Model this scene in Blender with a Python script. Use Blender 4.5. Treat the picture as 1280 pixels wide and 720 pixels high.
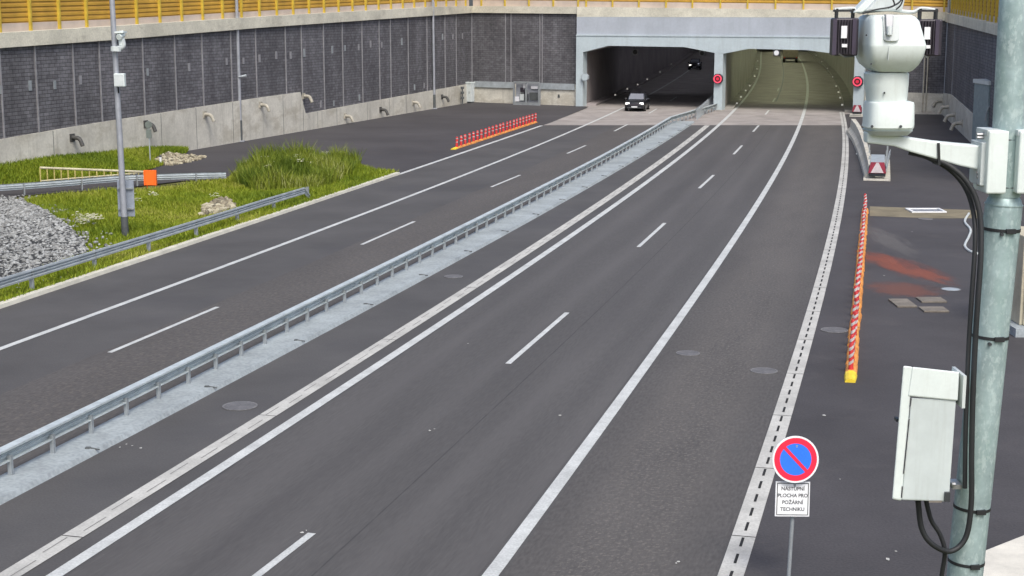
import bpy, bmesh, math, random
import numpy as np
from mathutils import Vector, Matrix
random.seed(7); rng = np.random.default_rng(7)
for o in list(bpy.data.objects): bpy.data.objects.remove(o)
SC = bpy.context.scene; COL = SC.collection

# ------------------------------------------------------------------ camera, light, exposure
F, CH, PITCH = 1917.0, 9.0, math.atan(350/1917.0)
cd = bpy.data.cameras.new('camera'); cam = bpy.data.objects.new('camera', cd); COL.objects.link(cam)
cd.sensor_width = 36; cd.lens = 36*F/1280; cd.clip_start = 0.1; cd.clip_end = 2000
cam.location = (0, 0, CH); cam.rotation_euler = (math.pi/2-PITCH, 0, 0); SC.camera = cam
w = bpy.data.worlds.new('World'); SC.world = w; w.use_nodes = True
nt = w.node_tree; bg = nt.nodes['Background']; sky = nt.nodes.new('ShaderNodeTexSky')
sky.sky_type = 'NISHITA'; sky.sun_disc = False
SUN_EL, SUN_AZ = math.radians(52), math.radians(166)
sky.sun_elevation = SUN_EL; sky.sun_rotation = SUN_AZ; sky.dust_density = 3.5; sky.air_density = 0.7; sky.ozone_density = 0.5
nt.links.new(sky.outputs[0], bg.inputs[0]); bg.inputs[1].default_value = 0.12
sd = bpy.data.lights.new('sun', 'SUN'); sun = bpy.data.objects.new('sun', sd); COL.objects.link(sun)
sd.energy = 1.15; sd.angle = math.radians(25); sd.color = (1.0, 0.985, 0.955)
sdir = Vector((math.sin(SUN_AZ)*math.cos(SUN_EL), math.cos(SUN_AZ)*math.cos(SUN_EL), math.sin(SUN_EL)))
sun.rotation_euler = sdir.to_track_quat('Z', 'Y').to_euler()
vs = SC.view_settings; vs.view_transform = 'Standard'; vs.look = 'None'; vs.gamma = 1.0
vs.use_curve_mapping = False; vs.exposure = 0.86

# ------------------------------------------------------------------ survey helpers (photo pixel -> place)
cp, sp = math.cos(PITCH), math.sin(PITCH)
FWD = Vector((0, cp, -sp)); UPV = Vector((0, sp, cp)); CAM = Vector((0, 0, CH))
def ray(x, y): return FWD*F + Vector((x-640, 0, 0)) - UPV*(y-360)
def G(x, y, z=0.0):
    r = ray(x, y); t = (z-CH)/r.z
    return CAM + r*t
def PY(x, y, Y):
    r = ray(x, y); return CAM + r*(Y/r.y)
def proj(p):
    d = Vector(p)-CAM; zc = d.dot(FWD)
    return 640+F*d.x/zc, 360-F*d.dot(UPV)/zc
def HT(X, Y, py):
    v = (py-360)/F
    return CH - Y*(sp+v*cp)/(cp-v*sp)
def HC(X, Y, curve):
    h = 5.0
    for _ in range(6): h = HT(X, Y, curve(proj((X, Y, h))[0]))
    return h
def curve(pts):
    a = sorted(pts); xs = [p[0] for p in a]; ys = [p[1] for p in a]
    def f(x):
        if x < xs[0]: return ys[0]+(x-xs[0])*(ys[1]-ys[0])/(xs[1]-xs[0])
        if x > xs[-1]: return ys[-1]+(x-xs[-1])*(ys[-1]-ys[-2])/(xs[-1]-xs[-2])
        return float(np.interp(x, xs, ys))
    return f

# ------------------------------------------------------------------ materials
M = {}
def nodes(m): return m.node_tree.nodes, m.node_tree.links
def mat(name, col, rough=0.6, metal=0.0, var=0.12, scale=3.0, bump=0.0, emis=None, estr=0.0, fine=0.0, fscale=60.0, spec=0.4, uv=False, stretch=(1, 1, 1), tint=None):
    m = bpy.data.materials.new(name); m.use_nodes = True; N, L = nodes(m); b = N['Principled BSDF']
    b.inputs['Roughness'].default_value = rough; b.inputs['Metallic'].default_value = metal
    b.inputs['Specular IOR Level'].default_value = spec
    tc = N.new('ShaderNodeTexCoord'); mp = N.new('ShaderNodeMapping'); mp.inputs['Scale'].default_value = stretch
    L.new(tc.outputs['UV' if uv else 'Object'], mp.inputs['Vector'])
    n1 = N.new('ShaderNodeTexNoise'); n1.inputs['Scale'].default_value = scale; n1.inputs['Detail'].default_value = 6; n1.inputs['Roughness'].default_value = 0.65
    L.new(mp.outputs[0], n1.inputs['Vector'])
    r = N.new('ShaderNodeValToRGB'); c = Vector(col[:3]); t = Vector(tint) if tint else c*(1-var*2.2)
    hi = c*(1+var*1.6)
    r.color_ramp.elements[0].position = 0.3; r.color_ramp.elements[0].color = (*t, 1)
    r.color_ramp.elements[1].position = 0.72; r.color_ramp.elements[1].color = (*[min(1, v) for v in hi], 1)
    L.new(n1.outputs[0], r.inputs[0]); out = r.outputs[0]
    if fine > 0:
        n2 = N.new('ShaderNodeTexNoise'); n2.inputs['Scale'].default_value = fscale; n2.inputs['Detail'].default_value = 3
        L.new(mp.outputs[0], n2.inputs['Vector'])
        mr = N.new('ShaderNodeMapRange'); mr.inputs[1].default_value = 0.3; mr.inputs[2].default_value = 0.7
        mr.inputs[3].default_value = 1-fine; mr.inputs[4].default_value = 1+fine; L.new(n2.outputs[0], mr.inputs[0])
        vm = N.new('ShaderNodeVectorMath'); vm.operation = 'SCALE'; L.new(out, vm.inputs[0]); L.new(mr.outputs[0], vm.inputs['Scale']); out = vm.outputs[0]
    L.new(out, b.inputs['Base Color'])
    if bump > 0:
        bp = N.new('ShaderNodeBump'); bp.inputs['Strength'].default_value = bump; bp.inputs['Distance'].default_value = 0.02
        n3 = N.new('ShaderNodeTexNoise'); n3.inputs['Scale'].default_value = fscale; n3.inputs['Detail'].default_value = 4
        L.new(mp.outputs[0], n3.inputs['Vector']); L.new(n3.outputs[0], bp.inputs['Height']); L.new(bp.outputs[0], b.inputs['Normal'])
    if emis:
        b.inputs['Emission Color'].default_value = (*emis, 1); b.inputs['Emission Strength'].default_value = estr
    M[name] = m; m['out'] = 0
    return m
def basecol_socket(m):
    N, L = nodes(m); b = N['Principled BSDF']; return N, L, b, b.inputs['Base Color'].links[0].from_socket
def overlay(m, col, scale, lo, hi, amount, stretch=(1, 1, 1), coord='UV', detail=5):
    """blotches of another colour, thresholded noise"""
    N, L, b, s = basecol_socket(m)
    tc = N.new('ShaderNodeTexCoord'); mp = N.new('ShaderNodeMapping'); mp.inputs['Scale'].default_value = stretch
    L.new(tc.outputs[coord], mp.inputs['Vector'])
    n = N.new('ShaderNodeTexNoise'); n.inputs['Scale'].default_value = scale; n.inputs['Detail'].default_value = detail; n.inputs['Roughness'].default_value = 0.7
    L.new(mp.outputs[0], n.inputs['Vector'])
    mr = N.new('ShaderNodeMapRange'); mr.inputs[1].default_value = lo; mr.inputs[2].default_value = hi; mr.inputs[4].default_value = amount
    L.new(n.outputs[0], mr.inputs[0])
    mx = N.new('ShaderNodeMix'); mx.data_type = 'RGBA'; L.new(mr.outputs[0], mx.inputs['Factor']); L.new(s, mx.inputs[6]); mx.inputs[7].default_value = (*col, 1)
    L.new(mx.outputs[2], b.inputs['Base Color'])
    return mr
def band(m, mr, lo, hi, soft):
    """limit the last overlay to lo<u<hi of the strip (u is metres across)"""
    N, L = nodes(m); tc = N.new('ShaderNodeTexCoord'); sx = N.new('ShaderNodeSeparateXYZ'); L.new(tc.outputs['UV'], sx.inputs[0])
    a = N.new('ShaderNodeMapRange'); a.interpolation_type = 'SMOOTHSTEP'; a.inputs[1].default_value = lo-soft; a.inputs[2].default_value = lo+soft
    c = N.new('ShaderNodeMapRange'); c.interpolation_type = 'SMOOTHSTEP'; c.inputs[1].default_value = hi-soft; c.inputs[2].default_value = hi+soft; c.inputs[3].default_value = 1; c.inputs[4].default_value = 0
    L.new(sx.outputs[0], a.inputs[0]); L.new(sx.outputs[0], c.inputs[0])
    m1 = N.new('ShaderNodeMath'); m1.operation = 'MULTIPLY'; L.new(a.outputs[0], m1.inputs[0]); L.new(c.outputs[0], m1.inputs[1])
    m2 = N.new('ShaderNodeMath'); m2.operation = 'MULTIPLY'; L.new(m1.outputs[0], m2.inputs[0]); L.new(mr.outputs[0], m2.inputs[1])
    for l in list(mr.outputs[0].links):
        if l.to_node != m2:
            t = l.to_socket; L.remove(l); L.new(m2.outputs[0], t)

ASP = (0.080, 0.078, 0.076)
a = mat('asphalt', ASP, 0.82, var=0.10, scale=0.25, fine=0.12, fscale=22, bump=0.15)
overlay(a, (0.05, 0.05, 0.055), 0.12, 0.5, 0.75, 0.5, coord='Object')
a = mat('asphalt_lane', (0.084, 0.081, 0.078), 0.8, var=0.08, scale=0.35, fine=0.12, fscale=20, bump=0.15, uv=True, stretch=(1, 0.12, 1))
overlay(a, (0.15, 0.145, 0.14), 14.0, 0.66, 0.72, 0.5, (0.8, 0.6, 1))
for c_ in (1.0, 2.75, 4.75, 6.4):
    mr = overlay(a, (0.102, 0.098, 0.095), 0.6, 0.3, 0.6, 0.7, (1, 0.05, 1)); band(a, mr, c_-.28, c_+.28, .25)
for c_ in (1.9, 5.6):
    mr = overlay(a, (0.055, 0.053, 0.052), 1.2, 0.4, 0.7, 0.5, (1, 0.05, 1)); band(a, mr, c_-.2, c_+.2, .3)
mr = overlay(a, (0.03, 0.03, 0.03), 3.0, 0.3, 0.5, 0.7, (1, .3, 1)); band(a, mr, 3.93, 3.96, .012)
overlay(a, (0.055, 0.052, 0.052), 0.5, 0.5, 0.8, 0.6, (1, 0.06, 1))
a = mat('asphalt_worn', (0.081, 0.077, 0.073), 0.82, var=0.08, scale=0.35, fine=0.2, fscale=16, bump=0.25, uv=True, stretch=(1, 0.3, 1))
mr = overlay(a, (0.22, 0.20, 0.175), 13.0, 0.53, 0.6, 0.5, (0.9, 0.9, 1), detail=9); band(a, mr, 0.75, 2.6, 0.35)
mr = overlay(a, (0.125, 0.116, 0.105), 0.8, 0.3, 0.7, 0.5, (1, 0.2, 1)); band(a, mr, 0.5, 2.9, 0.5)
a = mat('asphalt_brown', (0.085, 0.080, 0.075), 0.82, var=0.08, scale=0.35, fine=0.2, fscale=16, bump=0.25, uv=True, stretch=(1, 0.3, 1))
mr = overlay(a, (0.17, 0.15, 0.125), 9.0, 0.52, 0.6, 0.35, (0.8, 0.8, 1), detail=4); band(a, mr, 0.6, 2.9, 0.5)
a = mat('asphalt_layby', (0.060, 0.057, 0.059), 0.85, var=0.12, scale=0.12, fine=0.15, fscale=20, bump=0.2)
overlay(a, (0.12, 0.115, 0.12), 0.5, 0.55, 0.8, 0.35, (0.4, 2, 1), coord='Object')
a = mat('asphalt_apron', (0.061, 0.058, 0.060), 0.82, var=0.12, scale=0.2, fine=0.18, fscale=22, bump=0.2)
overlay(a, (0.11, 0.10, 0.095), 0.6, 0.55, 0.8, 0.4, coord='Object')
a = mat('concrete_pavement', (0.33, 0.305, 0.28), 0.85, var=0.12, scale=0.4, fine=0.12, fscale=20)
overlay(a, (0.11, 0.105, 0.1), 0.5, 0.5, 0.75, 0.5, coord='Object')
mat('paint_white', (0.52, 0.54, 0.52), 0.6, var=0.10, scale=1.5, fine=0.15, fscale=25)
overlay(M['paint_white'], (0.25, 0.25, 0.25), 6.0, 0.6, 0.75, 0.5, coord='Object')
mat('channel', (0.47, 0.47, 0.435), 0.8, var=0.12, scale=0.8, fine=0.12, fscale=25)
mat('slot_dark', (0.02, 0.02, 0.02), 0.9)
mat('slot_pale', (0.22, 0.22, 0.21), 0.9)
mat('median_concrete', (0.32, 0.36, 0.37), 0.75, var=0.12, scale=0.7, fine=0.15, fscale=12)
overlay(M['median_concrete'], (0.2, 0.22, 0.23), 1.6, 0.6, 0.72, 0.5, coord='Object')
mat('kerb', (0.58, 0.57, 0.48), 0.8, var=0.1, scale=1.0, fine=0.1)
a = mat('wall_concrete', (0.58, 0.565, 0.49), 0.85, var=0.12, scale=0.35, fine=0.08, fscale=8)
overlay(a, (0.25, 0.24, 0.2), 0.7, 0.52, 0.75, 0.5, (3, 3, 0.4), coord='Object')
overlay(a, (0.30, 0.27, 0.2), 0.35, 0.5, 0.62, 0.45, (1, 1, 2), coord='Object')
mat('coping', (0.60, 0.58, 0.47), 0.85, var=0.12, scale=0.4, fine=0.1, fscale=10)
overlay(M['coping'], (0.27, 0.25, 0.19), 1.1, 0.55, 0.75, 0.55, (1, 1, 3), coord='Object')
mat('plinth', (0.52, 0.44, 0.37), 0.85, var=0.1, scale=0.5)
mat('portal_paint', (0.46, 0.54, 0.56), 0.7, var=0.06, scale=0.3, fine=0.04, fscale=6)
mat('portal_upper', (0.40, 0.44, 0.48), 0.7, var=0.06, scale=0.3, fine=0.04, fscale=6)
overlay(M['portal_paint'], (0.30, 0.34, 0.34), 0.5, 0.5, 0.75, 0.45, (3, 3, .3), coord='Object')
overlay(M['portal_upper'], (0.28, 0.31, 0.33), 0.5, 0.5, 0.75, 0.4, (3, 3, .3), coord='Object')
mat('tunnel_lining', (0.32, 0.29, 0.28), 0.8, var=0.12, scale=0.3)
mat('tunnel_lining_pale', (0.28, 0.27, 0.24), 0.8, var=0.12, scale=0.3)
mat('galv', (0.33, 0.36, 0.37), 0.55, 0.35, var=0.1, scale=2.0, fine=0.08)
mat('galv_light', (0.44, 0.49, 0.51), 0.5, 0.3, var=0.1, scale=2.0, fine=0.06)
a = mat('galv_pole', (0.33, 0.43, 0.43), 0.5, 0.25, var=0.10, scale=6.0, fine=0.06, fscale=40)
overlay(a, (0.55, 0.66, 0.64), 38.0, 0.52, 0.62, 0.5, (1, 1, 0.5), coord='Object', detail=4)
overlay(a, (0.24, 0.36, 0.33), 9.0, 0.5, 0.7, 0.4, (1, 1, 0.3), coord='Object', detail=4)
mat('pole_grey', (0.36, 0.38, 0.41), 0.5, 0.3, var=0.08)
mat('pole_dark', (0.10, 0.11, 0.11), 0.6, 0.2, var=0.1)
mat('white_paint', (0.70, 0.77, 0.74), 0.42, var=0.04, scale=4.0, fine=0.02)
mat('rail_pale', (0.50, 0.56, 0.565), 0.5, 0.15, var=0.1, scale=1.5, fine=.08, fscale=14)
mat('white_grey', (0.56, 0.61, 0.60), 0.45, var=0.05, scale=4.0)
overlay(M['white_paint'], (0.45, 0.47, 0.42), 6.0, 0.55, 0.8, 0.3, (5, 5, .35), coord='Object')
overlay(M['white_grey'], (0.36, 0.38, 0.34), 6.0, 0.5, 0.75, 0.4, (5, 5, .35), coord='Object')
mat('cabinet', (0.54, 0.60, 0.59), 0.45, var=0.05, scale=5.0)
overlay(M['cabinet'], (0.38, 0.41, 0.38), 5.0, 0.5, 0.75, 0.4, (6, 6, .3), coord='Object')
mat('black_rubber', (0.022, 0.024, 0.026), 0.55, var=0.1)
mat('lamp_black', (0.035, 0.030, 0.040), 0.45, var=0.1)
mat('lamp_violet', (0.055, 0.045, 0.07), 0.4, var=0.1)
mat('sticker', (0.75, 0.76, 0.78), 0.5, var=0.05)
mat('rib_grey', (0.29, 0.29, 0.30), 0.6, 0.2, var=0.1)
mat('steel', (0.35, 0.36, 0.37), 0.4, 0.7, var=0.1)
mat('dark_metal', (0.06, 0.065, 0.07), 0.5, 0.3, var=0.1)
mat('yellow_post', (0.55, 0.40, 0.05), 0.6, var=0.1)
mat('orange', (0.90, 0.16, 0.015), 0.6, var=0.06)
mat('sep_orange', (0.72, 0.30, 0.07), 0.7, var=0.2, scale=2.0, fine=.15)
mat('sep_yellow', (0.80, 0.60, 0.04), 0.55, var=0.08)
mat('red', (0.50, 0.035, 0.035), 0.5, var=0.08)
mat('red_sign', (0.75, 0.015, 0.05), 0.4, var=0.03)
mat('blue_sign', (0.02, 0.16, 0.75), 0.4, var=0.03)
mat('white_sign', (0.72, 0.74, 0.74), 0.45, var=0.04)
mat('band_white', (0.55, 0.52, 0.50), 0.5, var=0.2, scale=6.0)
mat('sign_back', (0.30, 0.34, 0.40), 0.55, 0.2, var=0.1)
mat('ink', (0.05, 0.055, 0.06), 0.6)
mat('car_paint', (0.018, 0.019, 0.024), 0.25, 0.2, var=0.05, spec=0.6)
mat('glass', (0.03, 0.035, 0.04), 0.08, var=0.02, spec=0.8)
mat('windscreen', (0.20, 0.21, 0.23), 0.1, var=0.05, spec=0.9)
mat('tyre', (0.02, 0.02, 0.02), 0.8)
mat('headlamp', (0.8, 0.8, 0.8), 0.2, emis=(1, 0.97, 0.9), estr=1.2)
mat('guide_led', (0.6, 0.6, 0.6), 0.4, emis=(1, 0.95, 0.85), estr=0.2)
mat('led_red', (0.5, 0.03, 0.06), 0.5, emis=(1, 0.10, 0.16), estr=0.5)
mat('led_dim', (0.2, 0.01, 0.02), 0.5, emis=(0.7, 0.02, 0.06), estr=0.45)
mat('lum', (0.7, 0.75, 0.5), 0.4, emis=(0.95, 1.0, 0.70), estr=46.0)
mat('fill_glow', (0.6, 0.65, 0.7), 0.4, emis=(0.8, 0.83, 1.0), estr=12.0)  # bluish fill glow added for the left bore, which has no lit lamps
mat('stone_grey', (0.36, 0.38, 0.37), 0.85, var=0.35, scale=1.2, fine=0.15, fscale=12)
mat('stone_tan', (0.46, 0.42, 0.30), 0.85, var=0.3, scale=1.2, fine=0.15, fscale=12)
mat('gravel_bed', (0.035, 0.037, 0.036), 0.9, var=0.3, scale=3.0, fine=0.3, fscale=14)
mat('soil', (0.12, 0.12, 0.03), 0.95, var=0.25, scale=0.8, fine=0.2, fscale=10)
mat('truck_box', (0.22, 0.19, 0.15), 0.6, var=0.1)
mat('manhole', (0.17, 0.17, 0.17), 0.75, var=0.15, scale=3.0, fine=0.2, fscale=20)
mat('lid_grey', (0.13, 0.13, 0.134), .8, var=.12, scale=4, fine=.15, fscale=25)
mat('slab', (0.20, 0.18, 0.15), 0.85, var=0.15, scale=2.0, fine=0.15, fscale=20)
mat('hill', (0.07, 0.09, 0.03), 0.95, var=0.3, scale=0.3)
mat('pipe', (0.42, 0.40, 0.33), 0.6, 0.1, var=0.15)
mat('pipe_dark', (0.07, 0.07, 0.065), 0.6, var=0.15)
mat('beige_block', (0.50, 0.46, 0.34), 0.85, var=0.1, scale=1.5)

def blend_stain(name, col, scale):   # paint spill that leaves asphalt showing through
    m = mat(name, ASP, 0.8, var=0.12, scale=0.6, fine=0.15, fscale=25); 
    return m
def mat_grass(name, cols):
    m = bpy.data.materials.new(name); m.use_nodes = True; N, L = nodes(m); b = N['Principled BSDF']; b.inputs['Roughness'].default_value = 0.6
    b.inputs['Specular IOR Level'].default_value = 0.2
    at = N.new('ShaderNodeAttribute'); at.attribute_name = 'tone'; r = N.new('ShaderNodeValToRGB')
    e = r.color_ramp.elements; e[0].position = 0; e[0].color = (*cols[0], 1); e[1].position = 1; e[1].color = (*cols[-1], 1)
    for i, c in enumerate(cols[1:-1]):
        k = e.new((i+1)/(len(cols)-1)); k.color = (*c, 1)
    L.new(at.outputs['Fac'], r.inputs[0]); L.new(r.outputs[0], b.inputs['Base Color']); M[name] = m
mat_grass('grass', [(0.08, 0.13, 0.010), (0.15, 0.21, 0.014), (0.22, 0.265, 0.02), (0.34, 0.34, 0.08)])
mat_grass('weeds', [(0.07, 0.115, 0.012), (0.13, 0.18, 0.018), (0.20, 0.235, 0.028), (0.42, 0.43, 0.2)])

def mat_brick(name):
    m = bpy.data.materials.new(name); m.use_nodes = True; N, L = nodes(m); b = N['Principled BSDF']; b.inputs['Roughness'].default_value = 0.9
    tc = N.new('ShaderNodeTexCoord'); br = N.new('ShaderNodeTexBrick')
    br.inputs['Scale'].default_value = 1.0; br.inputs['Brick Width'].default_value = 0.5; br.inputs['Row Height'].default_value = 0.2
    br.inputs['Mortar Size'].default_value = 0.02; br.inputs['Mortar Smooth'].default_value = 0.6
    br.inputs['Color1'].default_value = (0.100, 0.099, 0.106, 1); br.inputs['Color2'].default_value = (0.135, 0.134, 0.143, 1); br.inputs['Mortar'].default_value = (0.050, 0.050, 0.055, 1)
    L.new(tc.outputs['UV'], br.inputs['Vector'])
    n = N.new('ShaderNodeTexNoise'); n.inputs['Scale'].default_value = 2.2; n.inputs['Detail'].default_value = 8; n.inputs['Roughness'].default_value = 0.75; L.new(tc.outputs['UV'], n.inputs['Vector'])
    mr = N.new('ShaderNodeMapRange'); mr.inputs[1].default_value = 0.3; mr.inputs[2].default_value = 0.7; mr.inputs[3].default_value = 0.62; mr.inputs[4].default_value = 1.4; L.new(n.outputs[0], mr.inputs[0])
    vm = N.new('ShaderNodeVectorMath'); vm.operation = 'SCALE'; L.new(br.outputs['Color'], vm.inputs[0]); L.new(mr.outputs[0], vm.inputs['Scale'])
    n2 = N.new('ShaderNodeTexNoise'); n2.inputs['Scale'].default_value = 0.25; n2.inputs['Detail'].default_value = 3; L.new(tc.outputs['UV'], n2.inputs['Vector'])
    m2 = N.new('ShaderNodeMapRange'); m2.inputs[1].default_value = 0.35; m2.inputs[2].default_value = 0.65; m2.inputs[3].default_value = 0.85; m2.inputs[4].default_value = 1.15; L.new(n2.outputs[0], m2.inputs[0])
    v2 = N.new('ShaderNodeVectorMath'); v2.operation = 'SCALE'; L.new(vm.outputs[0], v2.inputs[0]); L.new(m2.outputs[0], v2.inputs['Scale'])
    mp = N.new('ShaderNodeMapping'); mp.inputs['Scale'].default_value = (.9, .09, 1); L.new(tc.outputs['UV'], mp.inputs[0])
    n3 = N.new('ShaderNodeTexNoise'); n3.inputs['Scale'].default_value = 1.0; n3.inputs['Detail'].default_value = 6; n3.inputs['Roughness'].default_value = .7; L.new(mp.outputs[0], n3.inputs['Vector'])
    m3 = N.new('ShaderNodeMapRange'); m3.inputs[1].default_value = .3; m3.inputs[2].default_value = .7; m3.inputs[3].default_value = .7; m3.inputs[4].default_value = 1.3; L.new(n3.outputs[0], m3.inputs[0])
    v3 = N.new('ShaderNodeVectorMath'); v3.operation = 'SCALE'; L.new(v2.outputs[0], v3.inputs[0]); L.new(m3.outputs[0], v3.inputs['Scale'])
    L.new(v3.outputs[0], b.inputs['Base Color'])
    bp = N.new('ShaderNodeBump'); bp.inputs['Distance'].default_value = 0.06; bp.inputs['Strength'].default_value = 0.6; L.new(br.outputs['Fac'], bp.inputs['Height']); bp.invert = True; L.new(bp.outputs[0], b.inputs['Normal'])
    M[name] = m
mat_brick('absorber')
def mat_slats(name, c1, c2, pitch):
    m = bpy.data.materials.new(name); m.use_nodes = True; N, L = nodes(m); b = N['Principled BSDF']; b.inputs['Roughness'].default_value = 0.75
    tc = N.new('ShaderNodeTexCoord'); sx = N.new('ShaderNodeSeparateXYZ'); L.new(tc.outputs['UV'], sx.inputs[0])
    wv = N.new('ShaderNodeMath'); wv.operation = 'PINGPONG'; wv.inputs[1].default_value = pitch/2; L.new(sx.outputs[1], wv.inputs[0])
    mr = N.new('ShaderNodeMapRange'); mr.inputs[1].default_value = 0.02; mr.inputs[2].default_value = 0.07; L.new(wv.outputs[0], mr.inputs[0])
    mx = N.new('ShaderNodeMix'); mx.data_type = 'RGBA'; mx.inputs[6].default_value = (*c2, 1); mx.inputs[7].default_value = (*c1, 1); L.new(mr.outputs[0], mx.inputs['Factor'])
    n = N.new('ShaderNodeTexNoise'); n.inputs['Scale'].default_value = 0.7; n.inputs['Detail'].default_value = 5; L.new(tc.outputs['UV'], n.inputs['Vector'])
    m2 = N.new('ShaderNodeMapRange'); m2.inputs[1].default_value = 0.3; m2.inputs[2].default_value = 0.7; m2.inputs[3].default_value = 0.8; m2.inputs[4].default_value = 1.2; L.new(n.outputs[0], m2.inputs[0])
    vm = N.new('ShaderNodeVectorMath'); vm.operation = 'SCALE'; L.new(mx.outputs[2], vm.inputs[0]); L.new(m2.outputs[0], vm.inputs['Scale']); L.new(vm.outputs[0], b.inputs['Base Color'])
    bp = N.new('ShaderNodeBump'); bp.inputs['Distance'].default_value = 0.05; L.new(mr.outputs[0], bp.inputs['Height']); L.new(bp.outputs[0], b.inputs['Normal'])
    M[name] = m
mat_slats('yellow_slats', (0.50, 0.29, 0.035), (0.36, 0.20, 0.026), 0.26)

# ------------------------------------------------------------------ mesh helpers
def wloc(o):
    v = Vector((0, 0, 0))
    while o: v += o.location; o = o.parent
    return v
class MB:
    def __init__(s): s.v = []; s.f = []; s.uv = {}
    def quad(s, a, b, c, d, uvs=None):
        i = len(s.v); s.v += [Vector(a), Vector(b), Vector(c), Vector(d)]
        if uvs: s.uv[len(s.f)] = uvs
        s.f.append((i, i+1, i+2, i+3)); return s
    def poly(s, pts):
        i = len(s.v); s.v += [Vector(p) for p in pts]; s.f.append(tuple(range(i, i+len(pts)))); return s
    def box(s, c, hx, hy, hz, ax=None):
        """box about c with half extents along axes ax (3 vectors)"""
        c = Vector(c); X, Y, Z = ax if ax else (Vector((1, 0, 0)), Vector((0, 1, 0)), Vector((0, 0, 1)))
        i = len(s.v)
        for dz in (-1, 1):
            for dx, dy in ((-1, -1), (1, -1), (1, 1), (-1, 1)): s.v.append(c+X*hx*dx+Y*hy*dy+Z*hz*dz)
        s.f += [(i+3, i+2, i+1, i), (i+4, i+5, i+6, i+7)] + [(i+k, i+(k+1) % 4, i+4+(k+1) % 4, i+4+k) for k in range(4)]
        return s
    def rings(s, rs, close=True, caps=True):
        n = len(rs[0]); i = len(s.v)
        for r in rs: s.v += [Vector(p) for p in r]
        for k in range(len(rs)-1):
            for j in range(n if close else n-1):
                a, b = i+k*n+j, i+k*n+(j+1) % n
                s.f.append((a, b, b+n, a+n))
        if caps: s.f.append(tuple(range(i+n-1, i-1, -1))); s.f.append(tuple(i+(len(rs)-1)*n+j for j in range(n)))
        return s
    def tube(s, pts, rad, n=10, caps=True):
        pts = [Vector(p) for p in pts]; rs = []
        rad = rad if isinstance(rad, (list, tuple)) else [rad]*len(pts)
        t0 = (pts[1]-pts[0]).normalized(); u = t0.orthogonal().normalized()
        for k, p in enumerate(pts):
            t = (pts[min(k+1, len(pts)-1)]-pts[max(k-1, 0)]).normalized()
            u = (u-t*u.dot(t)).normalized(); v = t.cross(u)
            rs.append([p+(u*math.cos(2*math.pi*j/n)+v*math.sin(2*math.pi*j/n))*rad[k] for j in range(n)])
        return s.rings(rs, caps=caps)
    def prism(s, poly, d):
        """polygon (3D points) extruded by vector d"""
        d = Vector(d); a = [Vector(p) for p in poly]; return s.rings([a, [p+d for p in a]])
    def sweep(s, path, prof, right, close=True, caps=True):
        """prof (across, up) swept along path; right = horizontal vector per path point"""
        return s.rings([[Vector(p)+r*a+Vector((0, 0, b)) for a, b in prof] for p, r in zip(path, right)], close, caps)
    def build(s, name, m, parent=None, smooth=False, bevel=0.0, fix=True):
        off = wloc(parent) if parent else Vector((0, 0, 0))
        me = bpy.data.meshes.new(name); me.from_pydata([tuple(v-off) for v in s.v], [], s.f)
        if s.uv:
            ul = me.uv_layers.new(name='UVMap')
            for p in me.polygons:
                if p.index in s.uv:
                    for k, li in enumerate(p.loop_indices): ul.data[li].uv = s.uv[p.index][k]
        if fix:
            bm = bmesh.new(); bm.from_mesh(me); bmesh.ops.recalc_face_normals(bm, faces=bm.faces); bm.to_mesh(me); bm.free()
        me.materials.append(M[m] if isinstance(m, str) else m)
        o = bpy.data.objects.new(name, me); COL.objects.link(o)
        if parent: o.parent = parent
        if smooth:
            for p in me.polygons: p.use_smooth = True
            me.set_sharp_from_angle(angle=math.radians(40))
        if bevel > 0:
            bv = o.modifiers.new('bevel', 'BEVEL'); bv.width = bevel; bv.segments = 2; bv.limit_method = 'ANGLE'; bv.angle_limit = math.radians(35)
        return o
def tag(o, label=None, cat=None, group=None, kind=None):
    if label: o['label'] = label
    if cat: o['category'] = cat
    if group: o['group'] = group
    if kind: o['kind'] = kind
    return o
def thing(name, loc, label, cat, group=None):
    o = bpy.data.objects.new(name, None); COL.objects.link(o); o.location = loc; o.empty_display_size = 0.2
    return tag(o, label, cat, group)
def struct(o): o['kind'] = 'structure'; return o
def copy_tree(o, parent=None):
    c = o.copy(); COL.objects.link(c)
    if parent: c.parent = parent
    for ch in [x for x in bpy.data.objects if x.parent == o]: copy_tree(ch, c)
    return c
def catmull(P, n=8):
    P = [Vector(p) for p in P]; Q = [P[0]*2-P[1]]+P+[P[-1]*2-P[-2]]; out = []
    for i in range(1, len(Q)-2):
        for k in range(n):
            t = k/n; a, b, c, d = Q[i-1:i+3]
            out.append(0.5*((2*b)+(c-a)*t+(2*a-5*b+4*c-d)*t*t+(3*b-a-3*c+d)*t**3))
    return out+[P[-1]]
def rvec(pts):
    """horizontal right-hand vectors of a path"""
    out = []
    for k in range(len(pts)):
        t = pts[min(k+1, len(pts)-1)]-pts[max(k-1, 0)]; out.append(Vector((t.y, -t.x, 0)).normalized())
    return out
def Z(p, z): return Vector((p.x, p.y, z))

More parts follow.
